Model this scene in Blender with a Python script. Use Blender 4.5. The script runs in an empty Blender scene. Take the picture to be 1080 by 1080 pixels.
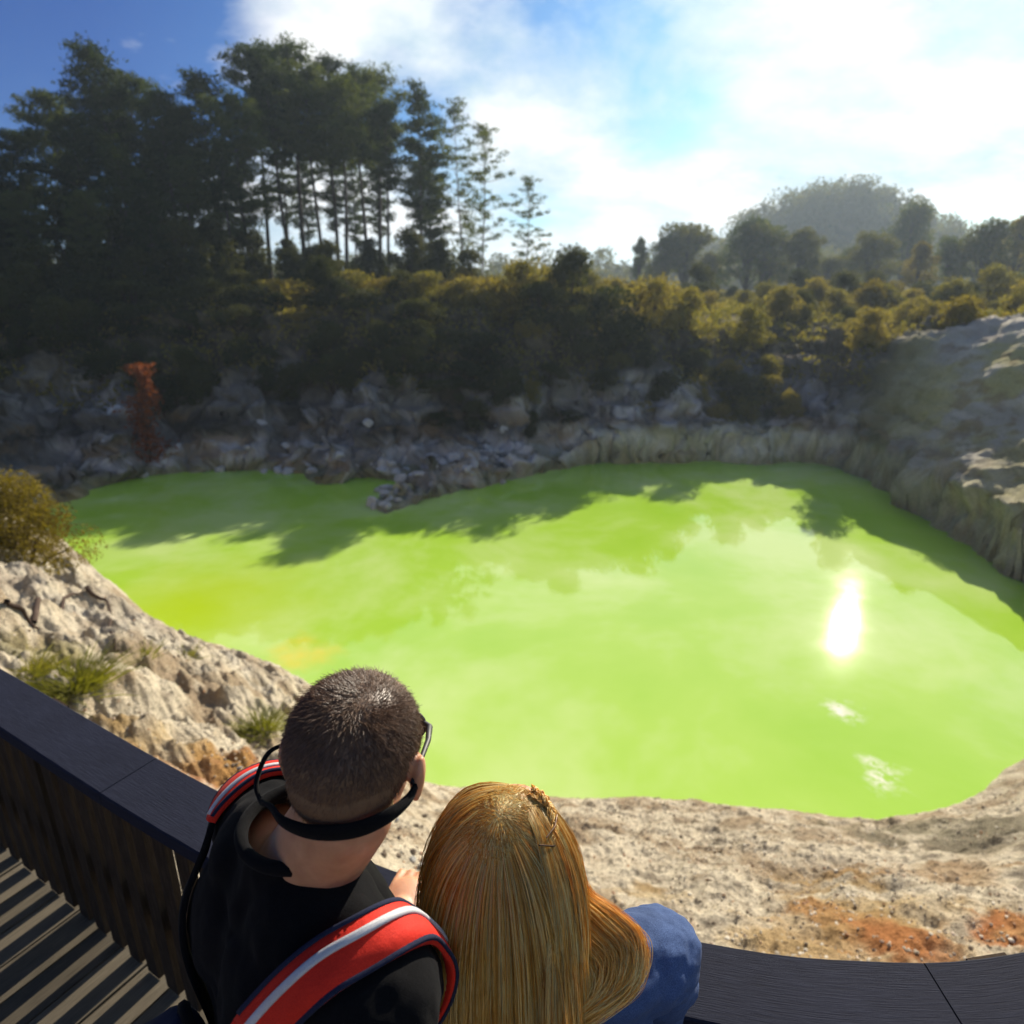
import bpy, bmesh, math, random
import numpy as np
from mathutils import Vector, Matrix, Euler
random.seed(7); rng = np.random.default_rng(7)
S = bpy.context.scene; COL = S.collection
rad = math.radians

# ------------------------------------------------------------------ camera numbers
CAM = np.array([0., 0., 8.]); F = 704.0 / 540.0; PITCH = rad(18.8)
CP, SP = math.cos(PITCH), math.sin(PITCH)
WATER = 0.0; DECK = 5.80; RAIL = 6.72
SUN_AZ, SUN_EL = rad(29.2), rad(25.0)

def ray(px, py):
    a = (px - 540) / 704.0; b = (540 - py) / 704.0
    return np.array([a, CP + b * SP, -SP + b * CP])
def at_z(px, py, z):
    d = ray(px, py); s = (z - 8.0) / d[2]; return CAM + d * s
def at_y(px, py, y):
    d = ray(px, py); return CAM + d * (y / d[1])

# ------------------------------------------------------------------ helpers
def link(o, parent=None):
    COL.objects.link(o)
    if parent is not None: o.parent = parent
    return o
def tag(o, label=None, cat=None, group=None, kind=None):
    if label: o['label'] = label
    if cat: o['category'] = cat
    if group: o['group'] = group
    if kind: o['kind'] = kind
    return o
def thing(name, loc, label, cat, group=None):
    o = bpy.data.objects.new(name, None); link(o); o.location = loc
    o.empty_display_size = .2
    return tag(o, label, cat, group)
def mesh_np(name, V, Fc, mat, parent=None, smooth=False, loc=None, nside=4):
    me = bpy.data.meshes.new(name)
    V = np.asarray(V, dtype=np.float32); Fc = np.asarray(Fc, dtype=np.int32)
    me.vertices.add(len(V)); me.vertices.foreach_set('co', V.ravel())
    k = Fc.shape[1]
    me.loops.add(Fc.size); me.loops.foreach_set('vertex_index', Fc.ravel())
    me.polygons.add(len(Fc)); me.polygons.foreach_set('loop_start', np.arange(len(Fc), dtype=np.int32) * k)
    try: me.polygons.foreach_set('loop_total', np.full(len(Fc), k, dtype=np.int32))
    except Exception: pass
    me.polygons.foreach_set('use_smooth', np.full(len(Fc), smooth, dtype=bool))
    me.update(calc_edges=True); me.validate()
    for m in (mat if isinstance(mat, (list, tuple)) else [mat]): me.materials.append(m)
    o = bpy.data.objects.new(name, me); link(o, parent)
    if loc is not None: o.location = loc
    return o
def bm_obj(name, bm, mat, parent=None, smooth=False, loc=None):
    me = bpy.data.meshes.new(name); bm.normal_update(); bm.to_mesh(me); bm.free()
    for m in (mat if isinstance(mat, (list, tuple)) else [mat]): me.materials.append(m)
    if smooth:
        for p in me.polygons: p.use_smooth = True
    o = bpy.data.objects.new(name, me); link(o, parent)
    if loc is not None: o.location = loc
    return o
def copy_tree(o, parent=None):
    c = o.copy(); COL.objects.link(c)
    if parent is not None: c.parent = parent
    for ch in list(o.children): copy_tree(ch, c)
    return c
def attr_color(me, name, cols):
    a = me.color_attributes.new(name, 'FLOAT_COLOR', 'POINT')
    c = np.ones((len(cols), 4), dtype=np.float32); c[:, :cols.shape[1]] = cols
    a.data.foreach_set('color', c.ravel())

# numpy noise
def _h(ix, iy, iz, seed):
    n = (ix * 374761393 + iy * 668265263 + iz * 1274126177 + seed * 974634777) & 0xffffffff
    n = ((n ^ (n >> 13)) * 1274126177) & 0xffffffff
    n = n ^ (n >> 16)
    return (n & 0xffffff) / float(0xffffff)
def vnoise(x, y, z=0, seed=0):
    x = np.asarray(x, float); y = np.asarray(y, float); z = np.zeros_like(x) + z
    xi = np.floor(x).astype(np.int64); yi = np.floor(y).astype(np.int64); zi = np.floor(z).astype(np.int64)
    fx, fy, fz = x - xi, y - yi, z - zi
    u, v, w = [t * t * t * (t * (t * 6 - 15) + 10) for t in (fx, fy, fz)]
    r = 0
    for dx, wx in ((0, 1 - u), (1, u)):
        for dy, wy in ((0, 1 - v), (1, v)):
            for dz, wz in ((0, 1 - w), (1, w)):
                r = r + _h(xi + dx, yi + dy, zi + dz, seed) * wx * wy * wz
    return r * 2 - 1
def fbm(x, y, z=0, oct=5, seed=0, gain=.5):
    r = 0; a = 1; f = 1; t = 0
    for i in range(oct):
        r = r + a * vnoise(x * f, y * f, np.asarray(z) * f, seed + i); t += a; a *= gain; f *= 2.03
    return r / t * 1.6
def sstep(a, b, x):
    t = np.clip((x - a) / (b - a), 0, 1); return t * t * (3 - 2 * t)

# ------------------------------------------------------------------ materials
def new_mat(name):
    m = bpy.data.materials.new(name); m.use_nodes = True
    nt = m.node_tree; nt.nodes.clear()
    out = nt.nodes.new('ShaderNodeOutputMaterial')
    return m, nt, out
def N(nt, t, **kw):
    n = nt.nodes.new(t)
    for k, v in kw.items():
        if k in n.inputs.keys() if hasattr(n.inputs, 'keys') else False: n.inputs[k].default_value = v
        else: setattr(n, k, v)
    return n
def noise(nt, vec, scale, detail=4, rough=.55):
    n = nt.nodes.new('ShaderNodeTexNoise'); n.inputs['Scale'].default_value = scale
    n.inputs['Detail'].default_value = detail; n.inputs['Roughness'].default_value = rough
    if vec is not None: nt.links.new(vec, n.inputs['Vector'])
    return n
def ramp(nt, fac, stops):
    r = nt.nodes.new('ShaderNodeValToRGB'); nt.links.new(fac, r.inputs['Fac'])
    e = r.color_ramp.elements
    while len(e) < len(stops): e.new(.5)
    for el, (p, c) in zip(e, stops):
        el.position = p; el.color = (c[0], c[1], c[2], 1) if not isinstance(c, (int, float)) else (c, c, c, 1)
    return r
def mix(nt, fac, a, b, typ='MIX'):
    m = nt.nodes.new('ShaderNodeMix'); m.data_type = 'RGBA'; m.blend_type = typ
    for s, v in ((0, fac), (6, a), (7, b)):
        if isinstance(v, (int, float)): m.inputs[s].default_value = v
        elif isinstance(v, tuple): m.inputs[s].default_value = (v[0], v[1], v[2], 1)
        else: nt.links.new(v, m.inputs[s])
    return m.outputs[2]
def bump(nt, h, strength, dist):
    b = nt.nodes.new('ShaderNodeBump'); b.inputs['Strength'].default_value = strength; b.inputs['Distance'].default_value = dist
    nt.links.new(h, b.inputs['Height']); return b
def simple(name, c1, c2, rough=.7, scale=20, bstr=.3, bdist=.005, spec=.5, sss=0, metal=0, stretch=None, coat=0):
    m, nt, out = new_mat(name)
    tc = nt.nodes.new('ShaderNodeTexCoord'); v = tc.outputs['Object']
    if stretch:
        mp = nt.nodes.new('ShaderNodeMapping'); mp.inputs['Scale'].default_value = stretch
        nt.links.new(v, mp.inputs['Vector']); v = mp.outputs['Vector']
    n = noise(nt, v, scale, 6)
    p = nt.nodes.new('ShaderNodeBsdfPrincipled')
    r = ramp(nt, n.outputs['Fac'], [(.3, c1), (.7, c2)])
    nt.links.new(r.outputs['Color'], p.inputs['Base Color'])
    p.inputs['Roughness'].default_value = rough; p.inputs['Metallic'].default_value = metal
    p.inputs['Specular IOR Level'].default_value = spec
    p.inputs['Coat Weight'].default_value = coat
    if sss:
        p.inputs['Subsurface Weight'].default_value = sss; p.inputs['Subsurface Radius'].default_value = (1, .25, .1)
        p.inputs['Subsurface Scale'].default_value = .012
    if bstr:
        b = bump(nt, n.outputs['Fac'], bstr, bdist); nt.links.new(b.outputs['Normal'], p.inputs['Normal'])
    nt.links.new(p.outputs['BSDF'], out.inputs['Surface'])
    return m
def leaf_mat(name, cols, trans=.45, sat_tr=(1.5, 1.5, .5)):
    """leaf cards: diffuse + translucency, colour varied by clump and by plant"""
    m, nt, out = new_mat(name)
    g = nt.nodes.new('ShaderNodeNewGeometry'); oi = nt.nodes.new('ShaderNodeObjectInfo')
    n = noise(nt, g.outputs['Position'], .55, 4, .6)
    a = nt.nodes.new('ShaderNodeMath'); a.operation = 'MULTIPLY_ADD'; a.inputs[1].default_value = .45
    nt.links.new(oi.outputs['Random'], a.inputs[0]); 
    b = nt.nodes.new('ShaderNodeMath'); b.operation = 'MULTIPLY_ADD'; b.inputs[1].default_value = .3
    nt.links.new(g.outputs['Random Per Island'], b.inputs[0]); nt.links.new(n.outputs['Fac'], b.inputs[2])
    nt.links.new(b.outputs[0], a.inputs[2])
    k = len(cols)
    r = ramp(nt, a.outputs[0], [(.35 + .7 * i / (k - 1) if i < k - 1 else 1.0, c) for i, c in enumerate(cols)])
    p = nt.nodes.new('ShaderNodeBsdfPrincipled'); p.inputs['Roughness'].default_value = .8
    p.inputs['Specular IOR Level'].default_value = .12
    nt.links.new(r.outputs['Color'], p.inputs['Base Color'])
    t = nt.nodes.new('ShaderNodeBsdfTranslucent')
    nt.links.new(mix(nt, 1.0, r.outputs['Color'], sat_tr, 'MULTIPLY'), t.inputs['Color'])
    mx = nt.nodes.new('ShaderNodeMixShader'); mx.inputs[0].default_value = trans
    nt.links.new(p.outputs[0], mx.inputs[1]); nt.links.new(t.outputs[0], mx.inputs[2])
    nt.links.new(mx.outputs[0], out.inputs['Surface'])
    return m

M = {}
M['pine'] = leaf_mat('pine_needles', [(.009, .016, .007), (.022, .036, .012), (.045, .062, .018)], .3)
M['pine_light'] = leaf_mat('pine_needles_light', [(.022, .036, .013), (.05, .070, .022), (.085, .10, .032)], .38)
M['scrub'] = leaf_mat('scrub_leaves', [(.045, .044, .015), (.12, .105, .027), (.20, .16, .040), (.26, .19, .052)], .40, (1.25, 1.4, .55))
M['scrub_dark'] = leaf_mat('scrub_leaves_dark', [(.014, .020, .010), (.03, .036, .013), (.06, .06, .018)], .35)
M['gold'] = leaf_mat('golden_leaves', [(.09, .065, .014), (.17, .125, .022), (.24, .18, .032)], .42, (1.3, 1.4, .5))
M['broad'] = leaf_mat('broad_leaves', [(.03, .045, .018), (.055, .075, .022), (.10, .095, .028)], .35)
M['rust'] = leaf_mat('rust_leaves', [(.08, .022, .010), (.16, .040, .012), (.22, .06, .018)], .3)
M['grass'] = leaf_mat('grass_blades', [(.10, .11, .02), (.17, .17, .03), (.24, .22, .06)], .4)
M['bark'] = simple('bark', (.035, .028, .022), (.10, .085, .07), .9, 6, .6, .03, .2)
M['bark_pale'] = simple('bark_pale', (.16, .14, .12), (.30, .27, .24), .9, 6, .6, .03, .2)
M['twig'] = simple('dead_wood', (.035, .022, .016), (.09, .06, .045), .9, 12, .6, .01, .2)

# weathered timber (position-space grain is stretched along the board through UV-less object noise)
def timber(name, c1, c2, c3, rough, stretch, scale=9):
    m, nt, out = new_mat(name)
    tc = nt.nodes.new('ShaderNodeTexCoord')
    uv = nt.nodes.new('ShaderNodeUVMap')
    mp = nt.nodes.new('ShaderNodeMapping'); mp.inputs['Scale'].default_value = stretch
    nt.links.new(tc.outputs['UV'], mp.inputs['Vector'])
    n = noise(nt, mp.outputs['Vector'], scale, 8, .65)
    n2 = noise(nt, tc.outputs['Object'], 5, 4)
    g = nt.nodes.new('ShaderNodeNewGeometry')
    r = ramp(nt, n.outputs['Fac'], [(.25, c1), (.5, c2), (.75, c3)])
    c = mix(nt, n2.outputs['Fac'], r.outputs['Color'], (.6, .6, .6), 'MULTIPLY')
    rp = nt.nodes.new('ShaderNodeMapRange'); rp.inputs[3].default_value = .7; rp.inputs[4].default_value = 1.25
    nt.links.new(g.outputs['Random Per Island'], rp.inputs[0])
    vm = nt.nodes.new('ShaderNodeVectorMath'); vm.operation = 'SCALE'
    nt.links.new(c, vm.inputs[0]); nt.links.new(rp.outputs[0], vm.inputs['Scale'])
    p = nt.nodes.new('ShaderNodeBsdfPrincipled'); p.inputs['Roughness'].default_value = rough; p.inputs['Specular IOR Level'].default_value = .12
    nt.links.new(vm.outputs[0], p.inputs['Base Color'])
    b = bump(nt, n.outputs['Fac'], .6, .003); nt.links.new(b.outputs['Normal'], p.inputs['Normal'])
    nt.links.new(p.outputs[0], out.inputs['Surface'])
    return m
M['rail'] = timber('handrail_timber', (.008, .009, .018), (.017, .020, .038), (.032, .037, .064), .8, (1.6, 45, 45))  # blue of the sky's reflection is mixed into this base colour
M['fence'] = timber('fence_timber', (.022, .015, .010), (.055, .038, .025), (.10, .075, .05), .8, (30, 30, 1.2))
M['deck'] = timber('deck_timber', (.06, .05, .035), (.13, .11, .08), (.21, .18, .13), .85, (1.2, 40, 40))

# ------------------------------------------------------------------ world
W = bpy.data.worlds.new("World"); S.world = W; W.use_nodes = True
nt = W.node_tree; nt.nodes.clear()
wo = nt.nodes.new('ShaderNodeOutputWorld'); bg = nt.nodes.new('ShaderNodeBackground')
sky = nt.nodes.new('ShaderNodeTexSky'); sky.sky_type = 'NISHITA'; sky.sun_disc = False
sky.sun_elevation = SUN_EL; sky.sun_rotation = SUN_AZ
sky.air_density = 1.0; sky.dust_density = .6; sky.ozone_density = 3.0; sky.altitude = 300
bg.inputs['Strength'].default_value = .068
tc = nt.nodes.new('ShaderNodeTexCoord')
hs = nt.nodes.new('ShaderNodeHueSaturation'); hs.inputs['Saturation'].default_value = 1.25
nt.links.new(sky.outputs[0], hs.inputs['Color'])
sx = nt.nodes.new('ShaderNodeSeparateXYZ'); nt.links.new(tc.outputs['Generated'], sx.inputs[0])
def wm(op, a, b=None, c=None):
    n = nt.nodes.new('ShaderNodeMath'); n.operation = op
    for i, v in enumerate((a, b, c)):
        if v is None: continue
        if isinstance(v, (int, float)): n.inputs[i].default_value = v
        else: nt.links.new(v, n.inputs[i])
    return n.outputs[0]
den = wm('ADD', wm('MAXIMUM', sx.outputs['Z'], 0.0), .28)
cx = wm('DIVIDE', sx.outputs['X'], den); cy = wm('DIVIDE', sx.outputs['Y'], den)
cv = nt.nodes.new('ShaderNodeCombineXYZ'); nt.links.new(cx, cv.inputs[0]); nt.links.new(cy, cv.inputs[1]); cv.inputs[2].default_value = 3.7
n1 = noise(nt, cv.outputs[0], 1.35, 9, .55); n1.inputs['Distortion'].default_value = .25
# cover grows towards the right of the view, clear deep blue on the left
side = wm('SUBTRACT', sx.outputs['X'], wm('MULTIPLY', sx.outputs['Y'], -.12))
mr = nt.nodes.new('ShaderNodeMapRange'); mr.inputs[1].default_value = -.62; mr.inputs[2].default_value = -.12
mr.inputs[3].default_value = -.34; mr.inputs[4].default_value = .10; nt.links.new(side, mr.inputs[0])
back = nt.nodes.new('ShaderNodeMapRange'); back.inputs[1].default_value = -.05; back.inputs[2].default_value = .55; back.inputs[3].default_value = -.17; back.inputs[4].default_value = 0.0
nt.links.new(sx.outputs['Y'], back.inputs[0])  # unseen sky behind the camera: cloud cover thinned to set the fill light
cov = wm('ADD', wm('ADD', n1.outputs['Fac'], mr.outputs[0]), back.outputs[0])
cr = ramp(nt, cov, [(.45, 0), (.53, .55), (.62, 1)])
n2 = noise(nt, cv.outputs[0], 2.6, 7, .6)
cc = ramp(nt, n2.outputs['Fac'], [(.32, (4.3, 5.9, 6.9)), (.58, (9.0, 9.1, 9.1))])
sr = nt.nodes.new('ShaderNodeMapRange'); sr.inputs[1].default_value = -.35; sr.inputs[2].default_value = .25; nt.links.new(side, sr.inputs[0])
tint = mix(nt, sr.outputs[0], (.03, .27, .62), (.58, .86, .98))
deep = mix(nt, 1.0, hs.outputs['Color'], tint, 'MULTIPLY')
sm = mix(nt, cr.outputs['Color'], deep, cc.outputs['Color'])
nt.links.new(sm, bg.inputs['Color']); nt.links.new(bg.outputs[0], wo.inputs['Surface'])

sl = bpy.data.lights.new('sun', 'SUN'); sl.energy = 5.0; sl.angle = rad(.5); sl.color = (1, .90, .74)
so = bpy.data.objects.new('sun', sl); link(so)
sd = Vector((math.sin(SUN_AZ) * math.cos(SUN_EL), math.cos(SUN_AZ) * math.cos(SUN_EL), math.sin(SUN_EL)))
so.rotation_euler = sd.to_track_quat('Z', 'Y').to_euler(); so.location = (20, 30, 60)

# ------------------------------------------------------------------ terrain
shore = [at_z(px, py, 0)[:2] for px, py in [(97, 527), (130, 510), (200, 501), (300, 499), (325, 513), (362, 511), (400, 508), (375, 541), (390, 546), (412, 547), (470, 527), (540, 508),
         (600, 496), (640, 491), (730, 490), (800, 491), (860, 491), (905, 507), (950, 538), (1000, 572), (1080, 622)]]
shore_z = [.5, .5, .6, .6, .5, .5, .5, .35, .3, .35, .5, .6, .9, 1.15, 1.2, 1.2, 1.2, 1.3, 1.3, 1.3, 1.3]
for p, z in (((14.6, 15.0), 1.5), ((13.0, 12.6), 1.5), ((11.0, 11.1), 1.0)): shore.append(np.array(p)); shore_z.append(z)
for px, py, z in [(1080, 789, .5), (1040, 818, .3), (1000, 850, .2), (920, 867, .2), (860, 863, .25), (760, 850, .25), (700, 842, .25), (600, 845, .25), (540, 832, .25), (440, 826, .3), (380, 775, .7),
                  (330, 718, 1.1), (300, 701, 1.4), (240, 686, 1.8), (170, 659, 2.5), (150, 630, 2.9), (110, 600, 3.4), (86, 572, 3.8), (30, 552, 4.1)]:
    q = at_z(px, py, z); dd = q[:2] / np.linalg.norm(q[:2]); shore.append(q[:2] + dd * (.12 + .05 * z)); shore_z.append(z)
for p, z in (((-11, 12.5), 4.0), ((-14.5, 16.5), 3.0), ((-18.3, 22), 2.0)): shore.append(np.array(p)); shore_z.append(z)
shore = np.array(shore); shore_z = np.array(shore_z)
# subdivide (Catmull-Rom) and roughen the outline
def crom(P, k):
    n = len(P); out = []
    for i in range(n):
        p0, p1, p2, p3 = P[i - 1], P[i], P[(i + 1) % n], P[(i + 2) % n]
        for j in range(k):
            t = j / k
            out.append(.5 * ((2 * p1) + (-p0 + p2) * t + (2 * p0 - 5 * p1 + 4 * p2 - p3) * t * t + (-p0 + 3 * p1 - 3 * p2 + p3) * t ** 3))
    return np.array(out)
OUT = crom(shore, 5)
def sdf(x, y):
    x = x.ravel(); y = y.ravel(); P = OUT; Q = np.roll(OUT, -1, 0)
    best = np.full(x.shape, 1e9); ins = np.zeros(x.shape, bool)
    for (ax, ay), (bx, by) in zip(P, Q):
        ex, ey = bx - ax, by - ay; L = ex * ex + ey * ey
        t = np.clip(((x - ax) * ex + (y - ay) * ey) / L, 0, 1)
        best = np.minimum(best, (x - ax - t * ex) ** 2 + (y - ay - t * ey) ** 2)
        c = ((ay > y) != (by > y)) & (x < (bx - ax) * (y - ay) / (by - ay + 1e-12) + ax)
        ins ^= c
    d = np.sqrt(best); return np.where(ins, -d, d)
ctrl = [(a, b, z) for (a, b), z in zip(shore, shore_z)] + [
    (0, 1.2, 5.15), (2, 1.5, 5.05), (-1.5, 2.3, 5.2), (4, 2, 4.9), (6.5, 4, 4.2), (2.1, 3.1, 3.95), (0, 3.4, 4.05), (4.5, 4.6, 3.1), (0, 6.3, 1.95), (3, 6.2, 1.95), (5, 6.8, 1.35),
    (-4.6, 5.2, 4.75), (-3.1, 4.4, 4.6), (-2.2, 4.1, 4.35), (-2.8, 6.9, 3.0), (-4.5, 8.2, 3.2), (-6.5, 7.8, 4.5), (-8.2, 9.6, 4.5), (-1.6, 6.6, 2.2), (-3.4, 2.8, 5.3),
    (9, 7.3, 2.6), (8, 5.5, 3.6), (13, 9.3, 3.6), (16, 12, 5.0), (0, -4, 5.2), (-8, -3, 5.5), (8, -3, 5.0), (-12, 5, 5.8), (13, 3, 5.2),
    (-20.5, 28, 1.4), (-22, 31.5, 5), (-23, 37, 6.5), (-14.3, 30.6, 1.1), (-14.3, 33, 4.6), (-14.5, 37, 6.5), (-9, 30.2, 1.0), (-9.5, 33, 4.2), (-5.7, 29.6, 1.0), (-5.7, 32, 3.8), (-6, 35.5, 6.1),
    (-1, 30.3, 1.1), (0, 33, 3.8), (3, 31.7, 1.6), (3, 34, 4.2), (3, 37, 6.0), (10, 32.8, 1.7), (10, 35, 3.6), (10, 39, 5.4), (15, 33.2, 2.2), (16.5, 36, 4.2),
    (16.4, 22, 2.5), (16.6, 17, 2.7), (16.6, 27, 2.9), (18.6, 24, 4.2), (20.6, 27, 6.2), (19.3, 30.5, 5.9), (22.5, 20, 6.2), (24, 24, 6.9), (24, 32, 6.2), (17.2, 31.5, 4.4),
    (0, 50, 6.5), (20, 50, 6.2), (40, 50, 6.4), (-20, 46, 7.8), (-36, 45, 8.2), (-34, 30, 7.5), (-28, 20, 6.5), (-17, 10, 6), (30, 10, 6.6), (40, 30, 6.8), (-9, 44, 7.6),
    (0, 100, 7), (60, 100, 7), (-60, 100, 9), (0, -20, 6), (-40, -10, 6.5), (40, -10, 6.5), (0, 200, 7), (150, 200, 7), (-150, 200, 9)]
ctrl = np.array(ctrl)
def tps_fit(C):
    n = len(C); D = np.linalg.norm(C[:, None, :2] - C[None, :, :2], axis=2)
    K = D ** 2 * np.log(D + 1e-9); K[np.diag_indices(n)] = .6
    P = np.c_[np.ones(n), C[:, :2]]; A = np.zeros((n + 3, n + 3)); A[:n, :n] = K; A[:n, n:] = P; A[n:, :n] = P.T
    return np.linalg.solve(A, np.r_[C[:, 2], 0, 0, 0])
TW = tps_fit(ctrl)
def base_h(x, y):
    r = TW[-3] + TW[-2] * x + TW[-1] * y
    for (cx_, cy_, _), w in zip(ctrl, TW):
        d2 = (x - cx_) ** 2 + (y - cy_) ** 2
        r = r + w * .5 * d2 * np.log(d2 + 1e-9)
    return r
HILL = at_y(905, 190, 245)
def terrain(x, y, detail=True):
    shp = x.shape; x = x.ravel().astype(float); y = y.ravel().astype(float)
    R = np.hypot(x, y)
    wa = .28 * sstep(12, 26, R) + .10
    xw = x + wa * fbm(x * .9, y * .9, 1, 4, 11); yw = y + wa * fbm(x * .9, y * .9, 5, 4, 23)
    far = R > 160
    d = np.full(x.shape, 99.); h = np.full(x.shape, 7.0)
    m = ~far
    h[m] = base_h(x[m], y[m]); k = sstep(110, 160, R); h = h * (1 - k) + 7 * k
    nr = R < 60; d[nr] = sdf(xw[nr], yw[nr])
    # rolling far land and the wooded hill
    h = h + sstep(120, 260, R) * 3 * fbm(x * .008, y * .008, 0, 3, 5)
    h = h + 6 * np.exp(-(((x - HILL[0] + 32) / 26) ** 2 + ((y - HILL[1]) / 26) ** 2) ** 1.5)
    h = h + 16.0 * np.exp(-(((x - HILL[0]) / 29) ** 2 + ((y - HILL[1]) / 28) ** 2) ** 1.15) + 9 * np.exp(-(((x - HILL[0] - 20) / 60) ** 2 + ((y - HILL[1] - 20) / 50) ** 2))
    nearbank = sstep(14, 10, y) 
    if detail:
        mound0 = np.exp(-(((x - 19) / 4.8) ** 2 + ((y - 24) / 9.5) ** 2) ** 2)
        cliff = sstep(.2, 1.5, d) * sstep(13, 7, d) * (y > 18) * (1 - .85 * mound0)
        rid = 1 - np.abs(fbm(x * .55, y * .55, 2, 4, 41)) * 2
        h = h + cliff * (.9 * fbm(x * .45, y * .45, 3, 5, 31) + .45 * rid - .1)
        # terraces: small steps in the cliffs
        st = .8; q = h / st + .3 * fbm(x * .3, y * .3, 0, 3, 77); fr = q - np.floor(q)
        h = h + cliff * .75 * st * (sstep(.55, .95, fr) - fr) * .7
        mound = np.exp(-(((x - 19.5) / 4.5) ** 2 + ((y - 24) / 8) ** 2))
        h = h + mound * .10 * fbm(x * .8, y * .8, 3, 5, 51)
        nb = nearbank * sstep(.0, .8, d)
        lft = sstep(-1.2, -3.2, x) * nearbank
        h = h + nb * (.09 * fbm(x * 1.6, y * 1.6, 0, 5, 61, .55) + .035 * fbm(x * 7, y * 7, 0, 4, 63, .6))
        r2 = 1 - np.abs(fbm(x * 1.1, y * 1.1, 7, 5, 71, .55)) * 2
        bl = _cells(x, y, .85, 5)
        h = h + nb * lft * (.15 * r2 - .08 + .17 * fbm(x * 2.7, y * 2.7, 2, 4, 73, .6) + .11 * bl)
        c = nb * (1 - lft)
        h = h + c * (.035 * (1 - 2 * np.abs(fbm(x * 1.5, y * 1.5, 4, 4, 75))) + .022 * _cells(x, y, .14, 9) + .016 * _cells(x, y, .07, 13))
    wd = .8 - .5 * nearbank
    w = sstep(-.05, 1, d / wd)
    # below the boardwalk keep the ground under the joists
    h = np.where(d > 0, np.maximum(h, .12), h)
    z = -1.2 * (1 - w) + h * w
    z = np.where((y < 2.6) & (np.abs(x) < 6), np.minimum(z, 5.45), z)
    return z.reshape(shp), d.reshape(shp)
def _cells(x, y, s, seed):
    gx, gy = x / s, y / s; ix = np.floor(gx).astype(np.int64); iy = np.floor(gy).astype(np.int64)
    best = np.full(x.shape, 9.); 
    for a in (-1, 0, 1):
        for b in (-1, 0, 1):
            jx, jy = ix + a, iy + b; z0 = np.zeros_like(jx)
            px = jx + _h(jx, jy, z0, seed); py = jy + _h(jx, jy, z0 + 1, seed); rr = .6 + .6 * _h(jx, jy, z0 + 2, seed)
            best = np.minimum(best, np.hypot(gx - px, gy - py) / rr)
    return np.clip(1 - best * 1.3, -.2, 1)

th_f = np.arange(-50, 50.01, .14); th_c = np.arange(52, 308.1, 4)
th = np.radians(np.r_[th_f, th_c])
r_ = [.5]
while r_[-1] < 3000:
    r = r_[-1]
    if r < 2: s = .05
    elif r < 13: s = .034 + .0015 * r
    elif r < 25: s = .16
    elif r < 46: s = .085
    elif r < 70: s = .3
    else: s = r * .012
    r_.append(r + s)
rr = np.array(r_)
TH, RR = np.meshgrid(th, rr)
GX, GY = np.sin(TH) * RR, np.cos(TH) * RR
GZ, GD = terrain(GX, GY)
nr_, nt_ = GX.shape
# craggy sideways displacement of the cliffs (in all three axes, so ledges overhang a little)
cw = (sstep(.0, .6, GD) * sstep(16, 9, GD) * sstep(15, 22, np.hypot(GX, GY)) * sstep(62, 50, np.hypot(GX, GY)) * (GZ > .15) * (1 - .7 * np.exp(-(((GX - 19) / 4.8) ** 2 + ((GY - 24) / 9.5) ** 2) ** 2))).ravel()
_x, _y, _z = GX.ravel(), GY.ravel(), GZ.ravel()
rdg = lambda s, f: 1 - 2 * np.abs(fbm(_x * f, _y * f, _z * f * 1.3, 4, s, .55))
V = np.c_[_x + cw * .55 * fbm(_x * .8, _y * .8, _z * 1.1, 4, 201), _y - cw * (.20 * rdg(205, .7) + .12 * fbm(_x * 1.6, _y * 1.6, _z * 2.0, 4, 207, .6)), _z + cw * .20 * rdg(209, 1.1)]
cl_ = (1 - .65 * sstep(13.5, 15.5, GX.ravel())) * (sstep(-.05, .15, GD) * sstep(4, 2, GD) * sstep(15, 20, np.hypot(GX, GY)) * sstep(45, 38, np.hypot(GX, GY))).ravel()
bl_ = fbm(_x * 1.1, _y * 1.1, _z * 5.5, 4, 401, .55)
V[:, 1] -= cl_ * .14 * bl_; V[:, 0] += cl_ * .18 * fbm(_x * 1.1, _y * 1.1, _z * 5, 4, 403, .55)
I = np.arange(nr_ * nt_).reshape(nr_, nt_)
J = np.roll(I, -1, 1)
Fq = np.c_[I[:-1].ravel(), J[:-1].ravel(), J[1:].ravel(), I[1:].ravel()]
Fq = Fq[:, ::-1].copy()
# base colours (material colour, plus painted shade on the left cliff)
def C3(*c): return np.array(c, float)
x, y, z, d = GX.ravel(), GY.ravel(), GZ.ravel(), GD.ravel()
n_a = fbm(x * .35, y * .35, z * .35, 4, 101); n_b = fbm(x * 1.7, y * 1.7, z * 1.7, 4, 111); n_c = fbm(x * 5, y * 5, z * 5, 3, 121)
def lerp(a, b, t): return a * (1 - t[:, None]) + b * t[:, None]
soil = lerp(C3(.065, .052, .03)[None], C3(.17, .13, .075)[None], sstep(-.4, .6, n_b))
rock = lerp(C3(.22, .20, .18)[None], C3(.62, .58, .53)[None], sstep(-.35, .55, n_b + .4 * n_a))
col = rock
# dark rock in big irregular areas, with the left cliff's shade painted in
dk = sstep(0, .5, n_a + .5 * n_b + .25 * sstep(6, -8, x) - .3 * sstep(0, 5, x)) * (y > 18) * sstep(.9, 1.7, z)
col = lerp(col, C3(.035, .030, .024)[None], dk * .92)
col = col * (1 - .22 * sstep(2, -6, x) * (y > 18) * sstep(.8, 1.6, z))[:, None]  # left side of the far bank darkened in colour for its shade
# far ledge: cream-yellow
led = sstep(1.7, 1.2, z) * (y > 18) * sstep(-1, 6, x)
col = lerp(col, lerp(C3(.64, .58, .33)[None], C3(.80, .75, .54)[None], sstep(-.5, .5, n_b)), led * .92)
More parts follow.
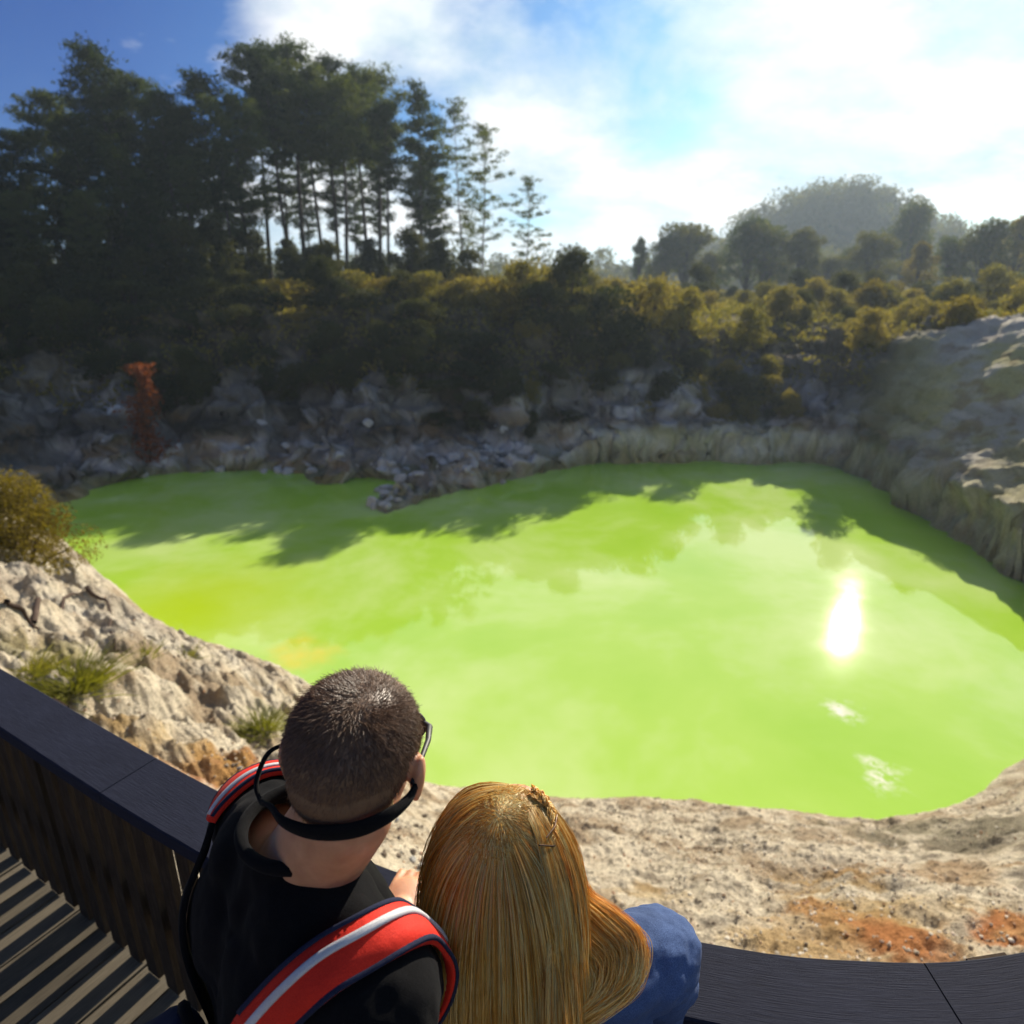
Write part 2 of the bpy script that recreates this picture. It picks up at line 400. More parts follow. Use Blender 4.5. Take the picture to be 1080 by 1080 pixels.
# sulphur waterline
wl = sstep(.45, .08, z + .12 * n_c) * (y > 16)
col = lerp(col, C3(.30, .28, .08)[None], wl * .6)
# soil higher up on the far side
up = sstep(2.6, 4.6, z + 1.1 * n_a + .5 * n_b) * (y > 14) * (1 - np.exp(-(((x - 18.5) / 3.6) ** 2 + ((y - 24) / 8.5) ** 2) ** 2))
col = lerp(col, soil, np.clip(up, 0, 1) * .95)
# mound with lichen
mo = np.exp(-(((x - 22.5) / 8.2) ** 2 + ((y - 23) / 10.0) ** 2) ** 3) * (y > 12)
lich = lerp(C3(.62, .57, .44)[None], C3(.56, .50, .20)[None], sstep(-.55, .2, n_a + .5 * n_b))
lich = lerp(lich, C3(.26, .14, .05)[None], sstep(.35, .8, n_b - n_a) * .5)
top = sstep(5.6, 6.5, z + .5 * n_b)
lich = lerp(lich, C3(.66, .60, .50)[None], top * .85)
lich = lerp(lich, C3(.46, .44, .24)[None], sstep(1.9, .9, z) * .7)
col = lerp(col, lich, mo)
# bedding: thin uneven darker and rusty seams
sm_ = fbm(x * .18, y * .18, z * 4.5 + .6 * n_b, 4, 301) * (y > 16) * sstep(30, 20, np.abs(x - 8) * .8) 
col = col * (1 - .25 * sstep(.12, .42, sm_) * sstep(5, 3, z))[:, None]
col = lerp(col, C3(.34, .22, .10)[None], sstep(.2, .5, fbm(x * .5, y * .5, z * 3.0, 4, 311)) * (y > 16) * sstep(3.2, 1.5, z) * .5)
# near banks
nb = sstep(14.5, 12.5, y) * sstep(-17, -12, x + 1.5 * n_a) * (x < 30)
sand = lerp(C3(.38, .29, .19)[None], C3(.66, .575, .43)[None], sstep(-.6, .5, n_b + .5 * n_c))
sand = lerp(sand, C3(.15, .105, .07)[None], sstep(.30, .8, n_c * .8 + n_b * .5 - .1) * .5)
def stain(px, py, zz, r, c, k=1.0):
    global sand
    q = at_z(px, py, zz)
    dd = np.hypot(x - q[0], y - q[1]) / r
    w = sstep(1.05, .35, dd + .55 * n_b + .3 * n_c) * k
    sand = lerp(sand, C3(*c)[None], w)
OR = (.42, .15, .045); YE = (.42, .27, .09)
stain(960, 965, 3.7, .85, YE, .7); stain(860, 960, 3.7, .28, OR, .9); stain(1050, 985, 4.0, .5, OR, .95); stain(925, 985, 3.9, .35, (.40, .2, .07), .7)
stain(725, 965, 3.9, .2, OR, .85); stain(700, 940, 3.5, .5, YE, .5); stain(230, 815, 4.1, .55, OR, .85); stain(270, 835, 4.1, .5, OR, .8); stain(180, 780, 4.4, .6, YE, .7)
stain(60, 610, 4.0, .35, (.22, .12, .06), .8); stain(150, 640, 2.6, .3, OR, .6); stain(40, 690, 4.6, .7, (.30, .27, .12), .6); stain(980, 880, 1.6, 1.1, (.24, .21, .13), .7); stain(1060, 850, 2.6, 1.4, (.22, .19, .13), .8)
stain(900, 990, 4.0, 1.1, (.46, .30, .13), .6); stain(1000, 940, 3.0, .8, (.40, .24, .11), .55); stain(780, 985, 4.0, .4, (.46, .32, .15), .5); stain(960, 1000, 4.1, .3, OR, .8)
stain(300, 775, 3.0, .5, (.28, .29, .14), .6)
pale = sstep(-1.0, -3.0, x) * sstep(.25, -.3, n_a)
sand = lerp(sand, C3(.60, .57, .50)[None], pale * .35)
sand = lerp(sand, C3(.36, .36, .10)[None], sstep(.5, .15, z + .1 * n_c) * .5)
col = lerp(col, sand, nb)
# far away: grass and scrub colour
fa = sstep(38, 55, np.hypot(x, y)); col = lerp(col, lerp(C3(.05, .05, .02)[None], C3(.11, .095, .035)[None], sstep(-.3, .4, n_a)), fa)

def ground_mat():
    m, nt, out = new_mat('ground')
    a = nt.nodes.new('ShaderNodeVertexColor'); a.layer_name = 'Col'
    g = nt.nodes.new('ShaderNodeNewGeometry'); P = g.outputs['Position']
    n1 = noise(nt, P, 3.2, 8, .65); n2 = noise(nt, P, 17, 6, .7); n3 = noise(nt, P, 60, 4, .7)
    v = nt.nodes.new('ShaderNodeTexVoronoi'); v.inputs['Scale'].default_value = 22; nt.links.new(P, v.inputs['Vector'])
    v2 = nt.nodes.new('ShaderNodeTexVoronoi'); v2.inputs['Scale'].default_value = 4.5; v2.feature = 'DISTANCE_TO_EDGE'
    ad = nt.nodes.new('ShaderNodeVectorMath'); ad.operation = 'MULTIPLY_ADD'; ad.inputs[1].default_value = (.35, .35, .35)
    nt.links.new(n1.outputs['Color'], ad.inputs[0]); nt.links.new(P, ad.inputs[2]); nt.links.new(ad.outputs[0], v2.inputs['Vector'])
    r1 = ramp(nt, n2.outputs['Fac'], [(.25, .62), (.5, 1.0), (.75, 1.22)])
    c = mix(nt, 1.0, a.outputs['Color'], r1.outputs['Color'], 'MULTIPLY')
    r2 = ramp(nt, n3.outputs['Fac'], [(.30, .45), (.44, 1.0)])
    c = mix(nt, .8, c, r2.outputs['Color'], 'MULTIPLY')
    r3 = ramp(nt, v2.outputs['Distance'], [(.0, .55), (.03, 1.0)])
    c = mix(nt, .45, c, r3.outputs['Color'], 'MULTIPLY')
    p = nt.nodes.new('ShaderNodeBsdfPrincipled'); p.inputs['Roughness'].default_value = .95; p.inputs['Specular IOR Level'].default_value = .15
    nt.links.new(c, p.inputs['Base Color'])
    b1 = bump(nt, n1.outputs['Fac'], .8, .22); b2 = bump(nt, n2.outputs['Fac'], .9, .05); b3 = bump(nt, v.outputs['Distance'], .6, .018)
    b4 = bump(nt, n3.outputs['Fac'], .7, .012)
    nt.links.new(b1.outputs[0], b2.inputs['Normal']); nt.links.new(b2.outputs[0], b3.inputs['Normal']); nt.links.new(b3.outputs[0], b4.inputs['Normal'])
    nt.links.new(b4.outputs[0], p.inputs['Normal']); nt.links.new(p.outputs[0], out.inputs['Surface'])
    return m
M['ground'] = ground_mat()
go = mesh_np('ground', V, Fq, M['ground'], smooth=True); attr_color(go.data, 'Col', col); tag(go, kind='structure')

def gz(x, y):
    z, d = terrain(np.atleast_1d(np.asarray(x, float)), np.atleast_1d(np.asarray(y, float))); return z, d

# ------------------------------------------------------------------ water
def water_mat():
    m, nt, out = new_mat('pool_water')
    g = nt.nodes.new('ShaderNodeNewGeometry'); P = g.outputs['Position']
    n1 = noise(nt, P, .16, 5, .6); n1.inputs['Distortion'].default_value = .25
    r = ramp(nt, n1.outputs['Fac'], [(.3, (.31, .55, .025)), (.46, (.37, .59, .06)), (.62, (.50, .66, .20))])  # palest stop: milky swirls painted in for the cloud reflection
    # cloudy yellow sulphur seep by the near left shore
    def near(px, py, rr):
        q = at_z(px, py, 0); vm = nt.nodes.new('ShaderNodeVectorMath'); vm.operation = 'DISTANCE'; vm.inputs[1].default_value = tuple(q)
        nd = noise(nt, P, .9, 5, .6)
        ad = nt.nodes.new('ShaderNodeMath'); ad.operation = 'MULTIPLY_ADD'; ad.inputs[1].default_value = 2.2 
        nt.links.new(P, vm.inputs[0]); nt.links.new(nd.outputs['Fac'], ad.inputs[0]); nt.links.new(vm.outputs['Value'], ad.inputs[2])
        mr = nt.nodes.new('ShaderNodeMapRange'); mr.interpolation_type = 'SMOOTHSTEP'
        mr.inputs[1].default_value = rr + 1.9; mr.inputs[2].default_value = .9; nt.links.new(ad.outputs[0], mr.inputs[0]); return mr.outputs[0]
    c = mix(nt, near(318, 690, .2), r.outputs['Color'], (.70, .54, .012))
    c = mix(nt, near(205, 640, 3.8), c, (.40, .56, .015))
    for q_ in ((893, 752, -.25), (936, 822, -.3), (918, 805, -.45)):   # pale flecks painted in as sparkle reflections below the glint
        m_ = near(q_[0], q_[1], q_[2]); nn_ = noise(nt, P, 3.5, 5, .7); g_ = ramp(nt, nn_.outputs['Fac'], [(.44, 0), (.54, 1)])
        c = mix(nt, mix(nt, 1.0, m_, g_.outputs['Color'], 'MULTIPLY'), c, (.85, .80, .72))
    p = nt.nodes.new('ShaderNodeBsdfPrincipled'); nt.links.new(c, p.inputs['Base Color'])
    p.inputs['IOR'].default_value = 1.5
    n4 = noise(nt, P, .35, 4, .6); r4 = ramp(nt, n4.outputs['Fac'], [(.35, .025), (.65, .04)]); nt.links.new(r4.outputs['Color'], p.inputs['Roughness'])
    n2 = noise(nt, P, 2.2, 3, .5); n3 = noise(nt, P, .6, 3, .5)
    b = bump(nt, n2.outputs['Fac'], .05, .004); b2 = bump(nt, n3.outputs['Fac'], .04, .010); nt.links.new(b.outputs[0], b2.inputs['Normal'])
    nt.links.new(b2.outputs[0], p.inputs['Normal']); nt.links.new(p.outputs[0], out.inputs['Surface'])
    return m
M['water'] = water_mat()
gx, gy = np.meshgrid(np.linspace(-24, 20, 60), np.linspace(6, 34, 50))
Vw = np.c_[gx.ravel(), gy.ravel(), np.zeros(gx.size)]; Iw = np.arange(gx.size).reshape(gx.shape)
Fw = np.c_[Iw[:-1, :-1].ravel(), Iw[:-1, 1:].ravel(), Iw[1:, 1:].ravel(), Iw[1:, :-1].ravel()]
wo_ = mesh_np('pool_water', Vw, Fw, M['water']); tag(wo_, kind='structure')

# ------------------------------------------------------------------ foliage builders
def rand_unit(n): v = rng.normal(size=(n, 3)); return v / np.linalg.norm(v, axis=1)[:, None]
def leaf_cards(C, ln, wd, upbias=0.0, dirs=None):
    """rhombus leaves at centres C; ln, wd arrays/scalars"""
    n = len(C); a = rand_unit(n) if dirs is None else dirs + .6 * rand_unit(n)
    a[:, 2] += upbias; a /= np.linalg.norm(a, axis=1)[:, None]
    b = np.cross(a, rand_unit(n)); b /= np.linalg.norm(b, axis=1)[:, None] + 1e-9
    L = (np.zeros(n) + ln)[:, None] * rng.uniform(.6, 1.3, (n, 1)); Wd = (np.zeros(n) + wd)[:, None] * rng.uniform(.7, 1.3, (n, 1))
    V = np.stack([C - a * L * .5, C + b * Wd * .5 - a * L * .05, C + a * L * .5, C - b * Wd * .5 - a * L * .05], 1).reshape(-1, 3)
    return V, np.arange(4 * n).reshape(n, 4)
def tube(path, radii, sides=6):
    path = np.asarray(path, float); n = len(path); V = []; Fc = []
    t = np.gradient(path, axis=0); t /= np.linalg.norm(t, axis=1)[:, None] + 1e-9
    up = np.array([.13, .21, 1.0]) if abs(t[0][2]) < .9 else np.array([1., .1, 0])
    for i in range(n):
        s = np.cross(t[i], up); s /= np.linalg.norm(s) + 1e-9; w = np.cross(s, t[i])
        a = np.arange(sides) / sides * 2 * np.pi
        V.append(path[i] + radii[i] * (np.cos(a)[:, None] * s + np.sin(a)[:, None] * w))
    V = np.concatenate(V)
    for i in range(n - 1):
        for j in range(sides):
            k = (j + 1) % sides; Fc.append((i * sides + j, i * sides + k, (i + 1) * sides + k, (i + 1) * sides + j))
    return V, np.array(Fc)
class Acc:
    def __init__(s): s.V = []; s.F = []; s.n = 0; s.mi = []
    def add(s, VF, mi=0):
        V, Fc = VF; s.V.append(V); s.F.append(np.asarray(Fc) + s.n); s.n += len(V); s.mi.append(np.full(len(Fc), mi))
    def obj(s, name, mat, parent=None, smooth=False, loc=None):
        o = mesh_np(name, np.concatenate(s.V), np.concatenate(s.F), mat, parent, smooth, loc)
        if isinstance(mat, (list, tuple)): o.data.polygons.foreach_set('material_index', np.concatenate(s.mi).astype(np.int32)); 
        return o
def pine(H, c0, R, nb, mat, dens=1.0, flat=.5, tuft=.55, barkm='bark', r0=.28, lean=.02, tops=1):
    """conifer: tapered trunk with limbs carrying tufts"""
    root = bpy.data.objects.new('pine_tree', None); link(root)
    tr = Acc(); cr = Acc()
    k = 12; ts = np.linspace(0, 1, k)
    path = np.c_[lean * H * ts ** 1.5 * math.cos(nb) + .12 * np.sin(ts * 7 + nb), lean * H * ts ** 1.5 * math.sin(nb) + .12 * np.cos(ts * 6 + nb) - .12, ts * H]
    tr.add(tube(path, r0 * (1 - ts * .88), 8))
    centers = []
    def pt(t): return np.array([np.interp(t, ts, path[:, i]) for i in range(3)])
    for i in range(nb):
        t = c0 + (1 - c0) * (i + rng.uniform(0, .8)) / nb; t = min(t, .985)
        az = i * 2.4 + rng.uniform(-.5, .5); u = (t - c0) / (1 - c0)
        Lb = R * (math.sin(math.pi * min(1, (.16 + .78 * u))) ** .8) * rng.uniform(.55, 1.15)
        if rng.uniform() < .12: Lb *= .4
        rise = rng.uniform(-.05, .5) + .35 * u
        p0 = pt(t); st = np.linspace(0, 1, 5)
        dx, dy = math.cos(az), math.sin(az)
        bp = p0 + np.c_[dx * Lb * st, dy * Lb * st, Lb * rise * st ** 1.6] + np.c_[rng.normal(0, .06, 5) * st, rng.normal(0, .06, 5) * st, rng.normal(0, .05, 5) * st]
        tr.add(tube(bp, .05 * (1 - .8 * st) * (r0 / .28) + .01, 4))
        nt_ = max(3, int(Lb * 4.2 * dens))
        for j in range(nt_):
            s = rng.uniform(.3, 1.05); q = bp[0] + (bp[-1] - bp[0]) * s; q = q + rng.normal(0, .22, 3) * np.array([1, 1, .45]) * max(1, R / 2.5)
            centers.append(q)
    for j in range(int(6 * tops)): centers.append(pt(.97) + rng.normal(0, .3, 3))
    for j in range(int(nb * .25)):   # dead snags on the bare trunk
        t = rng.uniform(.25, max(c0, .3)); az = rng.uniform(0, 6.3); L = rng.uniform(.3, 1.1); p0 = pt(t)
        tr.add(tube(np.array([p0, p0 + np.array([math.cos(az) * L, math.sin(az) * L, rng.uniform(-.2, .3)])]), [.03, .01], 3))
    C = np.array(centers); per = int(30 * dens)
    P = np.repeat(C, per, 0) + rng.normal(0, tuft * .68, (len(C) * per, 3)) * np.array([1, 1, flat])
    cr.add(leaf_cards(P, .42, .13, .25))
    tr.obj('trunk', M[barkm], root, True); cr.obj('crown', M[mat], root)
    return root
def lumpy_crown(R, Hc, n, lf, wd, nclump=26, base=.0, seed=0):
    """clumpy volume of leaves with gaps"""
    rs = np.random.default_rng(seed); P = []
    cs = []
    for i in range(nclump):
        a = rs.uniform(0, 6.28); u = rs.uniform(0, 1) ** .6; h = rs.uniform(0, 1)
        rr_ = R * .78 * u * math.sqrt(max(.05, 1 - (h * 1.0) ** 2.2))
        cs.append((rr_ * math.cos(a), rr_ * math.sin(a), base + Hc * (.12 + .76 * h), rs.uniform(.22, .42) * R))
    per = n // nclump
    for cx_, cy_, cz_, r in cs:
        v = rs.normal(size=(per, 3)); v /= np.linalg.norm(v, axis=1)[:, None]
        P.append(np.array([cx_, cy_, cz_]) + v * r * rs.uniform(.55, 1.05, (per, 1)) * np.array([1, 1, .8]))
    P = np.concatenate(P)
    P = P[P[:, 2] > base * .9 + .02]
    return leaf_cards(P, lf, wd, .2), cs
def shrub(R, Hc, n, lf, wd, mat, seed, name='shrub', nclump=26):
    a = Acc(); VF, cs = lumpy_crown(R, Hc, n, lf, wd, nclump, .0, seed); a.add(VF, 0)
    for cx_, cy_, cz_, r in cs[::2]:
        a.add(tube(np.array([[cx_ * .15, cy_ * .15, -.25], [cx_ * .5, cy_ * .5, cz_ * .5], [cx_, cy_, cz_]]), [.035 * R, .025 * R, .008], 4), 1)
    o = a.obj(name, [M[mat], M['twig']]); return o
def broad_tree(R, H, c0, n, mat, seed, nclump=34):
    root = bpy.data.objects.new('broadleaf_tree', None); link(root)
    tr = Acc(); cr = Acc(); ts = np.linspace(0, 1, 6)
    tr.add(tube(np.c_[.1 * np.sin(ts * 4 + seed), .1 * np.cos(ts * 3), ts * H * .75 - .3], .26 * (1 - .75 * ts), 7))
    VF, cs = lumpy_crown(R, H * (1 - c0), n, .34, .2, nclump, H * c0, seed); cr.add(VF)
    for cx_, cy_, cz_, r in cs[::2]:
        tr.add(tube(np.array([[0, 0, H * c0 * .8], [cx_ * .5, cy_ * .5, cz_ * .75], [cx_, cy_, cz_]]), [.12, .07, .02], 5))
    tr.obj('trunk', M['bark'], root, True); cr.obj('crown', M[mat], root); return root

# ------------------------------------------------------------------ tall pines on the left skyline
PT = {}
PH = 20.0
PT['dense'] = [pine(PH, .14, 3.8, 70, 'pine', 1.05, .55, .55), pine(PH, .22, 3.5, 64, 'pine', 1.0, .5, .55), pine(PH, .28, 4.0, 60, 'pine_light', 1.05, .5, .6)]
PT['high'] = [pine(PH, .60, 3.1, 34, 'pine_light', 1.05, .5, .5, r0=.24), pine(PH, .56, 2.8, 34, 'pine', 1.0, .5, .55, r0=.22, lean=.04), pine(PH, .62, 3.4, 32, 'pine_light', 1.0, .55, .6, r0=.26, lean=-.03)]
PT['narrow'] = [pine(PH, .38, 2.6, 46, 'pine', .95, .45, .5, r0=.2)]
PT['sparse'] = [pine(PH, .30, 3.4, 34, 'pine_light', .6, .35, .42, 'bark_pale', r0=.15, lean=.05)]
used = {}
def put_tree(proto, x, y, h, proto_h, label, cat, group, rz=None, wide=1.0):
    o = proto if id(proto) not in used else copy_tree(proto); used[id(proto)] = 1
    z, _ = gz(x, y); s = h / proto_h
    o.location = (x, y, float(z[0]) - .15); o.scale = (s * wide, s * wide, s); o.rotation_euler = (0, 0, rng.uniform(0, 6.28) if rz is None else rz)
    tag(o, label, cat, group); return o
def pine_at(px, py, Y, kind, label, k=None, wide=1.0, rz=None):
    q = at_y(px, py, Y); z, _ = gz(q[0], q[1]); L = PT[kind]; p = L[(k if k is not None else int(rng.integers(len(L)))) % len(L)]
    return put_tree(p, q[0], q[1], q[2] - float(z[0]), PH, label, 'pine tree', 'pine trees along the left skyline', rz, wide)
DK = 'lower dark pine packed inside the shaded wood at the far left'
BK = 'pine with bare straight trunk standing in the thick of the left wood'
for px, py, Y, kind, k, lab in [
    (12, 140, 50, 'dense', 0, 'dark dense pine at the left edge of the photo'), (-30, 120, 46, 'dense', 1, DK), (48, 96, 54, 'dense', 2, DK), (98, 52, 52, 'dense', 0, 'tallest dark dense pine on the far left, top against deep blue sky'),
    (70, 120, 46, 'dense', 1, DK), (135, 78, 55, 'dense', 2, DK), (165, 98, 50, 'dense', 0, DK), (120, 150, 43, 'dense', 1, DK), (20, 200, 42, 'dense', 2, DK), (185, 110, 57, 'dense', 1, DK),
    (210, 76, 52, 'dense', 1, 'dense pine with pointed top left of the gap of bare trunks'), (240, 100, 48, 'dense', 2, BK), (262, 48, 60, 'high', 0, 'tall pine whose crown tips the middle of the left skyline'),
    (283, 55, 55, 'high', 1, BK), (302, 44, 58, 'high', 2, 'highest pine of the bare trunked row, rounded pale green crown'), (320, 72, 54, 'high', 0, BK), (338, 62, 60, 'high', 1, BK), (352, 84, 52, 'high', 2, BK),
    (372, 76, 57, 'high', 0, BK), (390, 74, 61, 'high', 2, BK), (402, 104, 53, 'high', 1, 'rightmost pine of the bare trunked row beside the sky gap'),
    (228, 150, 45, 'high', 1, BK), (190, 165, 44, 'high', 0, BK), (150, 190, 41, 'dense', 0, DK), (85, 200, 40, 'dense', 2, DK),
    (290, 118, 64, 'narrow', 0, BK), (345, 128, 66, 'narrow', 0, BK), (395, 135, 64, 'narrow', 0, BK), (316, 160, 68, 'narrow', 0, BK), (370, 170, 68, 'narrow', 0, BK),
    (438, 90, 55, 'narrow', 0, 'narrow pine standing alone right of the wood, tufted top'), (450, 160, 58, 'dense', 1, 'short bushy pine behind the narrow lone pine'),
    (484, 108, 54, 'sparse', 0, 'sparse see-through pine with pale thin trunk against white cloud'), (508, 128, 60, 'sparse', 0, 'sparse pine just right of the pale thin trunked one'), (556, 184, 56, 'sparse', 0, 'small sparse tree standing apart at the right end of the pines')]:
    pine_at(px, py, Y, kind, lab, k)

UT = [broad_tree(3.6, 8, .05, 5200, 'scrub_dark', 51, 34), broad_tree(3.2, 8, .05, 5000, 'scrub_dark', 52, 30)]
UNDER = []
# ------------------------------------------------------------------ hazy trees on the right skyline
BT = [broad_tree(3.4, 10, .08, 5200, 'broad', 1), broad_tree(4.0, 10, .05, 6000, 'broad', 2, 40), broad_tree(2.8, 10, .08, 4200, 'broad', 3), broad_tree(3.2, 10, .1, 5000, 'gold', 4)]
for px, py, Y, k, wd, lab in [
    (677, 240, 100, 2, .5, 'thin young tree left of the hazy clump under the clouds'), (705, 236, 105, 2, .9, 'small hazy tree left of the pale round one'), (728, 222, 105, 0, 1.2, 'pale green round tree at left end of the hazy row'),
    (752, 258, 100, 2, 1.0, 'low hazy tree between the pale round tree and the olive clump'), (795, 224, 95, 1, .9, 'rounded olive tree in the middle of the hazy row'), (815, 222, 92, 0, .95, 'olive tree just left of the dark narrow one'),
    (852, 228, 90, 2, 1.0, 'dark narrow tree in front of the blue wooded hill'), (875, 262, 92, 0, 1.1, 'low grey green tree at the foot of the blue hill'), (928, 232, 92, 0, 1.0, 'dark round tree in front of the right half of the blue hill'),
    (968, 208, 120, 1, .8, 'bluish rounded tree on the right shoulder of the hill'), (975, 250, 80, 3, .9, 'rusty gold tree below the blue hill'), (1012, 238, 88, 0, .9, 'dark tree left of the group at the right edge'),
    (1050, 226, 85, 1, 1.0, 'large dark tree at the right edge of the skyline'), (1082, 222, 88, 3, 1.0, 'golden topped tree cut by the right edge of the photo'), (905, 255, 100, 1, .9, 'low tree hiding the base of the wooded hill'), (1110, 235, 90, 0, 1.0, 'dark tree behind the golden topped one at the right edge')]:
    q = at_y(px, py, Y); z, _ = gz(q[0], q[1]); h = max(3, q[2] - float(z[0]))
    put_tree(BT[k], q[0], q[1], h, 10.0, lab, 'tree', 'hazy trees on the right skyline', None, wd * 1.3 * (1.0 if h > 6 else 1.35))

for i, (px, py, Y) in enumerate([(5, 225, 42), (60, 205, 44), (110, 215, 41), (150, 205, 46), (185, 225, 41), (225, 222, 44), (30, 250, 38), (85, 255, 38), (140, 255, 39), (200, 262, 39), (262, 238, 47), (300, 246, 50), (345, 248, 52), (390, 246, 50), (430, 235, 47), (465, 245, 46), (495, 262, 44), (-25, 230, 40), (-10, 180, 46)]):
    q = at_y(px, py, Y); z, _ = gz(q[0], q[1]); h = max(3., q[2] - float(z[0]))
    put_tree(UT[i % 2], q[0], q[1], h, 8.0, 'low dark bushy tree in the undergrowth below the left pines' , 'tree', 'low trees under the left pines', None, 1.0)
# far wood on the hill and along the horizon: one mass
P = []
n = 0
while n < 900:
    a, b = rng.normal(0, 1, 2); xx = HILL[0] + a * 30; yy = HILL[1] + b * 26; P.append((xx, yy)); n += 1
for i in range(1100):
    az = rng.uniform(-46, 50); r = rng.uniform(170, 420); P.append((math.sin(rad(az)) * r, math.cos(rad(az)) * r))
P = np.array(P); zz, _ = gz(P[:, 0], P[:, 1]); a = Acc()
for (xx, yy), z0 in zip(P, zz):
    big = rng.uniform() < .3; h = rng.uniform(7, 13) if big else rng.uniform(3, 6.5); R = h * rng.uniform(.26, .40); m = 170 if big else 80
    v = rand_unit(m) * R * rng.uniform(.6, 1.05, (m, 1)) * np.array([1, 1, 1.25]) + np.array([xx, yy, z0 + h * .55])
    a.add(leaf_cards(v, 1.1, .7, .2))
o = a.obj('distant_wood', M['broad']); tag(o, kind='stuff')

# ------------------------------------------------------------------ scrub on the far bank
SP_ = [shrub(1.3, 1.7, 3600, .15, .06, 'scrub', 11), shrub(1.3, 1.9, 3600, .15, .06, 'scrub', 12), shrub(1.3, 1.5, 3400, .15, .06, 'scrub', 13), shrub(1.3, 2.1, 3600, .15, .06, 'scrub_dark', 14), shrub(1.3, 1.6, 3400, .15, .06, 'scrub_dark', 15), shrub(1.2, 1.4, 3000, .14, .06, 'gold', 16)]
SL = ['olive brown shrub in the sunlit scrub across the far bank', 'olive brown shrub in the sunlit scrub across the far bank', 'olive brown shrub in the sunlit scrub across the far bank',
      'dark green shrub in the scrub across the far bank', 'dark green shrub in the scrub across the far bank', 'golden shrub in the scrub across the far bank']
def put_shrub(k, x, y, s, sz=1.0, label=None, group='shrubs covering the far bank', sink=.15, name=None):
    p = SP_[k]; o = p if id(p) not in used else p.copy()
    if id(p) in used: COL.objects.link(o)
    used[id(p)] = 1
    z, _ = gz(x, y); o.location = (x, y, float(z[0]) - sink * s); o.scale = (s, s, s * sz); o.rotation_euler = (rng.uniform(-.1, .1), rng.uniform(-.1, .1), rng.uniform(0, 6.28))
    tag(o, label or SL[k], 'shrub', group); return o
cnt = 0
# hand placed: the big ones whose tops make the skyline of the bank
for px, py, Y, k, s in [(330, 285, 39, 5, 1.5), (370, 278, 40, 0, 1.6), (410, 282, 39, 5, 1.7), (450, 292, 38, 1, 1.6), (490, 285, 38, 0, 1.5), (525, 280, 38, 5, 1.6), (560, 272, 38, 1, 1.5), (600, 270, 37, 3, 1.5), (570, 300, 35.5, 3, 1.5),
                        (640, 290, 36, 4, 1.7), (690, 290, 37, 1, 1.5), (730, 295, 38, 0, 1.4), (610, 330, 34.5, 3, 1.2), (660, 325, 35, 4, 1.3), (440, 350, 34, 3, 1.5), (475, 350, 34, 4, 1.4), (510, 355, 33.5, 3, 1.4), (450, 400, 32, 3, 1.3), (490, 400, 32, 3, 1.2), (430, 385, 32.5, 4, 1.2),
                        (460, 430, 31, 4, .8), (500, 425, 31, 3, .8), (300, 300, 38, 1, 1.5), (260, 310, 37, 3, 1.6), (220, 320, 37, 3, 1.7), (180, 320, 36.5, 4, 1.7), (140, 325, 36, 3, 1.8), (95, 320, 36, 3, 1.9), (50, 320, 36, 4, 1.9), (10, 330, 35, 3, 1.9), (-30, 330, 34, 3, 1.9),
                        (250, 350, 35, 4, 1.3), (200, 345, 35, 3, 1.3), (150, 360, 34.5, 3, 1.3), (90, 360, 34, 3, 1.4), (30, 365, 33, 4, 1.5), (-10, 390, 31, 3, 1.3), (280, 370, 34, 3, .9), (350, 330, 36, 3, 1.3), (390, 330, 36, 4, 1.3), (320, 345, 35.5, 1, 1.0), (780, 385, 34.5, 4, 1.1), (740, 370, 35, 3, 1.1), (700, 400, 33.5, 4, .9), (640, 400, 33, 3, .9), (580, 385, 33.5, 3, 1.0), (760, 425, 33, 1, .7), (820, 420, 33.5, 3, .8), (850, 440, 33, 1, .6), (600, 430, 32.3, 4, .6), (680, 440, 32.4, 1, .5)]:
    q = at_y(px, py, Y); z, _ = gz(q[0], q[1]); h = q[2] - float(z[0])
    s_ = s; hz = np.clip(h / (1.75 * s), .55, 1.9); put_shrub(k, q[0], q[1], s_, hz); cnt += 1
for i in range(46):
    px = rng.uniform(-20, 570) if i < 40 else rng.uniform(600, 860); q = at_y(px, rng.uniform(352, 440), rng.uniform(31.3, 34)); z, d = gz(q[0], q[1])
    if d[0] < 1.6: continue
    put_shrub(int(rng.choice([3, 4])) if px < 560 or i % 3 == 0 else 1, q[0], q[1], rng.uniform(.45, 1.0) * (1 if px < 560 else .6), rng.uniform(.8, 1.4)); cnt += 1
tries = 0; pts = []
while cnt < 298 and tries < 6000:
    tries += 1
    y = 31.5 + 38 * rng.uniform() ** 1.35; x = rng.uniform(-.72, .92) * y
    z, d = gz(x, y)
    if d[0] < 3.0 or math.hypot((x - 18.6) / 4.3, (y - 24) / 9.5) < 1: continue
    s = rng.uniform(.5, 1.25) * (1.0 if y < 45 else 1.25)
    if any((x - a) ** 2 + (y - b) ** 2 < (.62 * (s + c)) ** 2 for a, b, c in pts): continue
    pts.append((x, y, s))
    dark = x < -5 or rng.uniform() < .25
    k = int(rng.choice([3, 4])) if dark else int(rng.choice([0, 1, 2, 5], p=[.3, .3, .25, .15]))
    put_shrub(k, x, y, s, rng.uniform(.75, 1.25)); cnt += 1
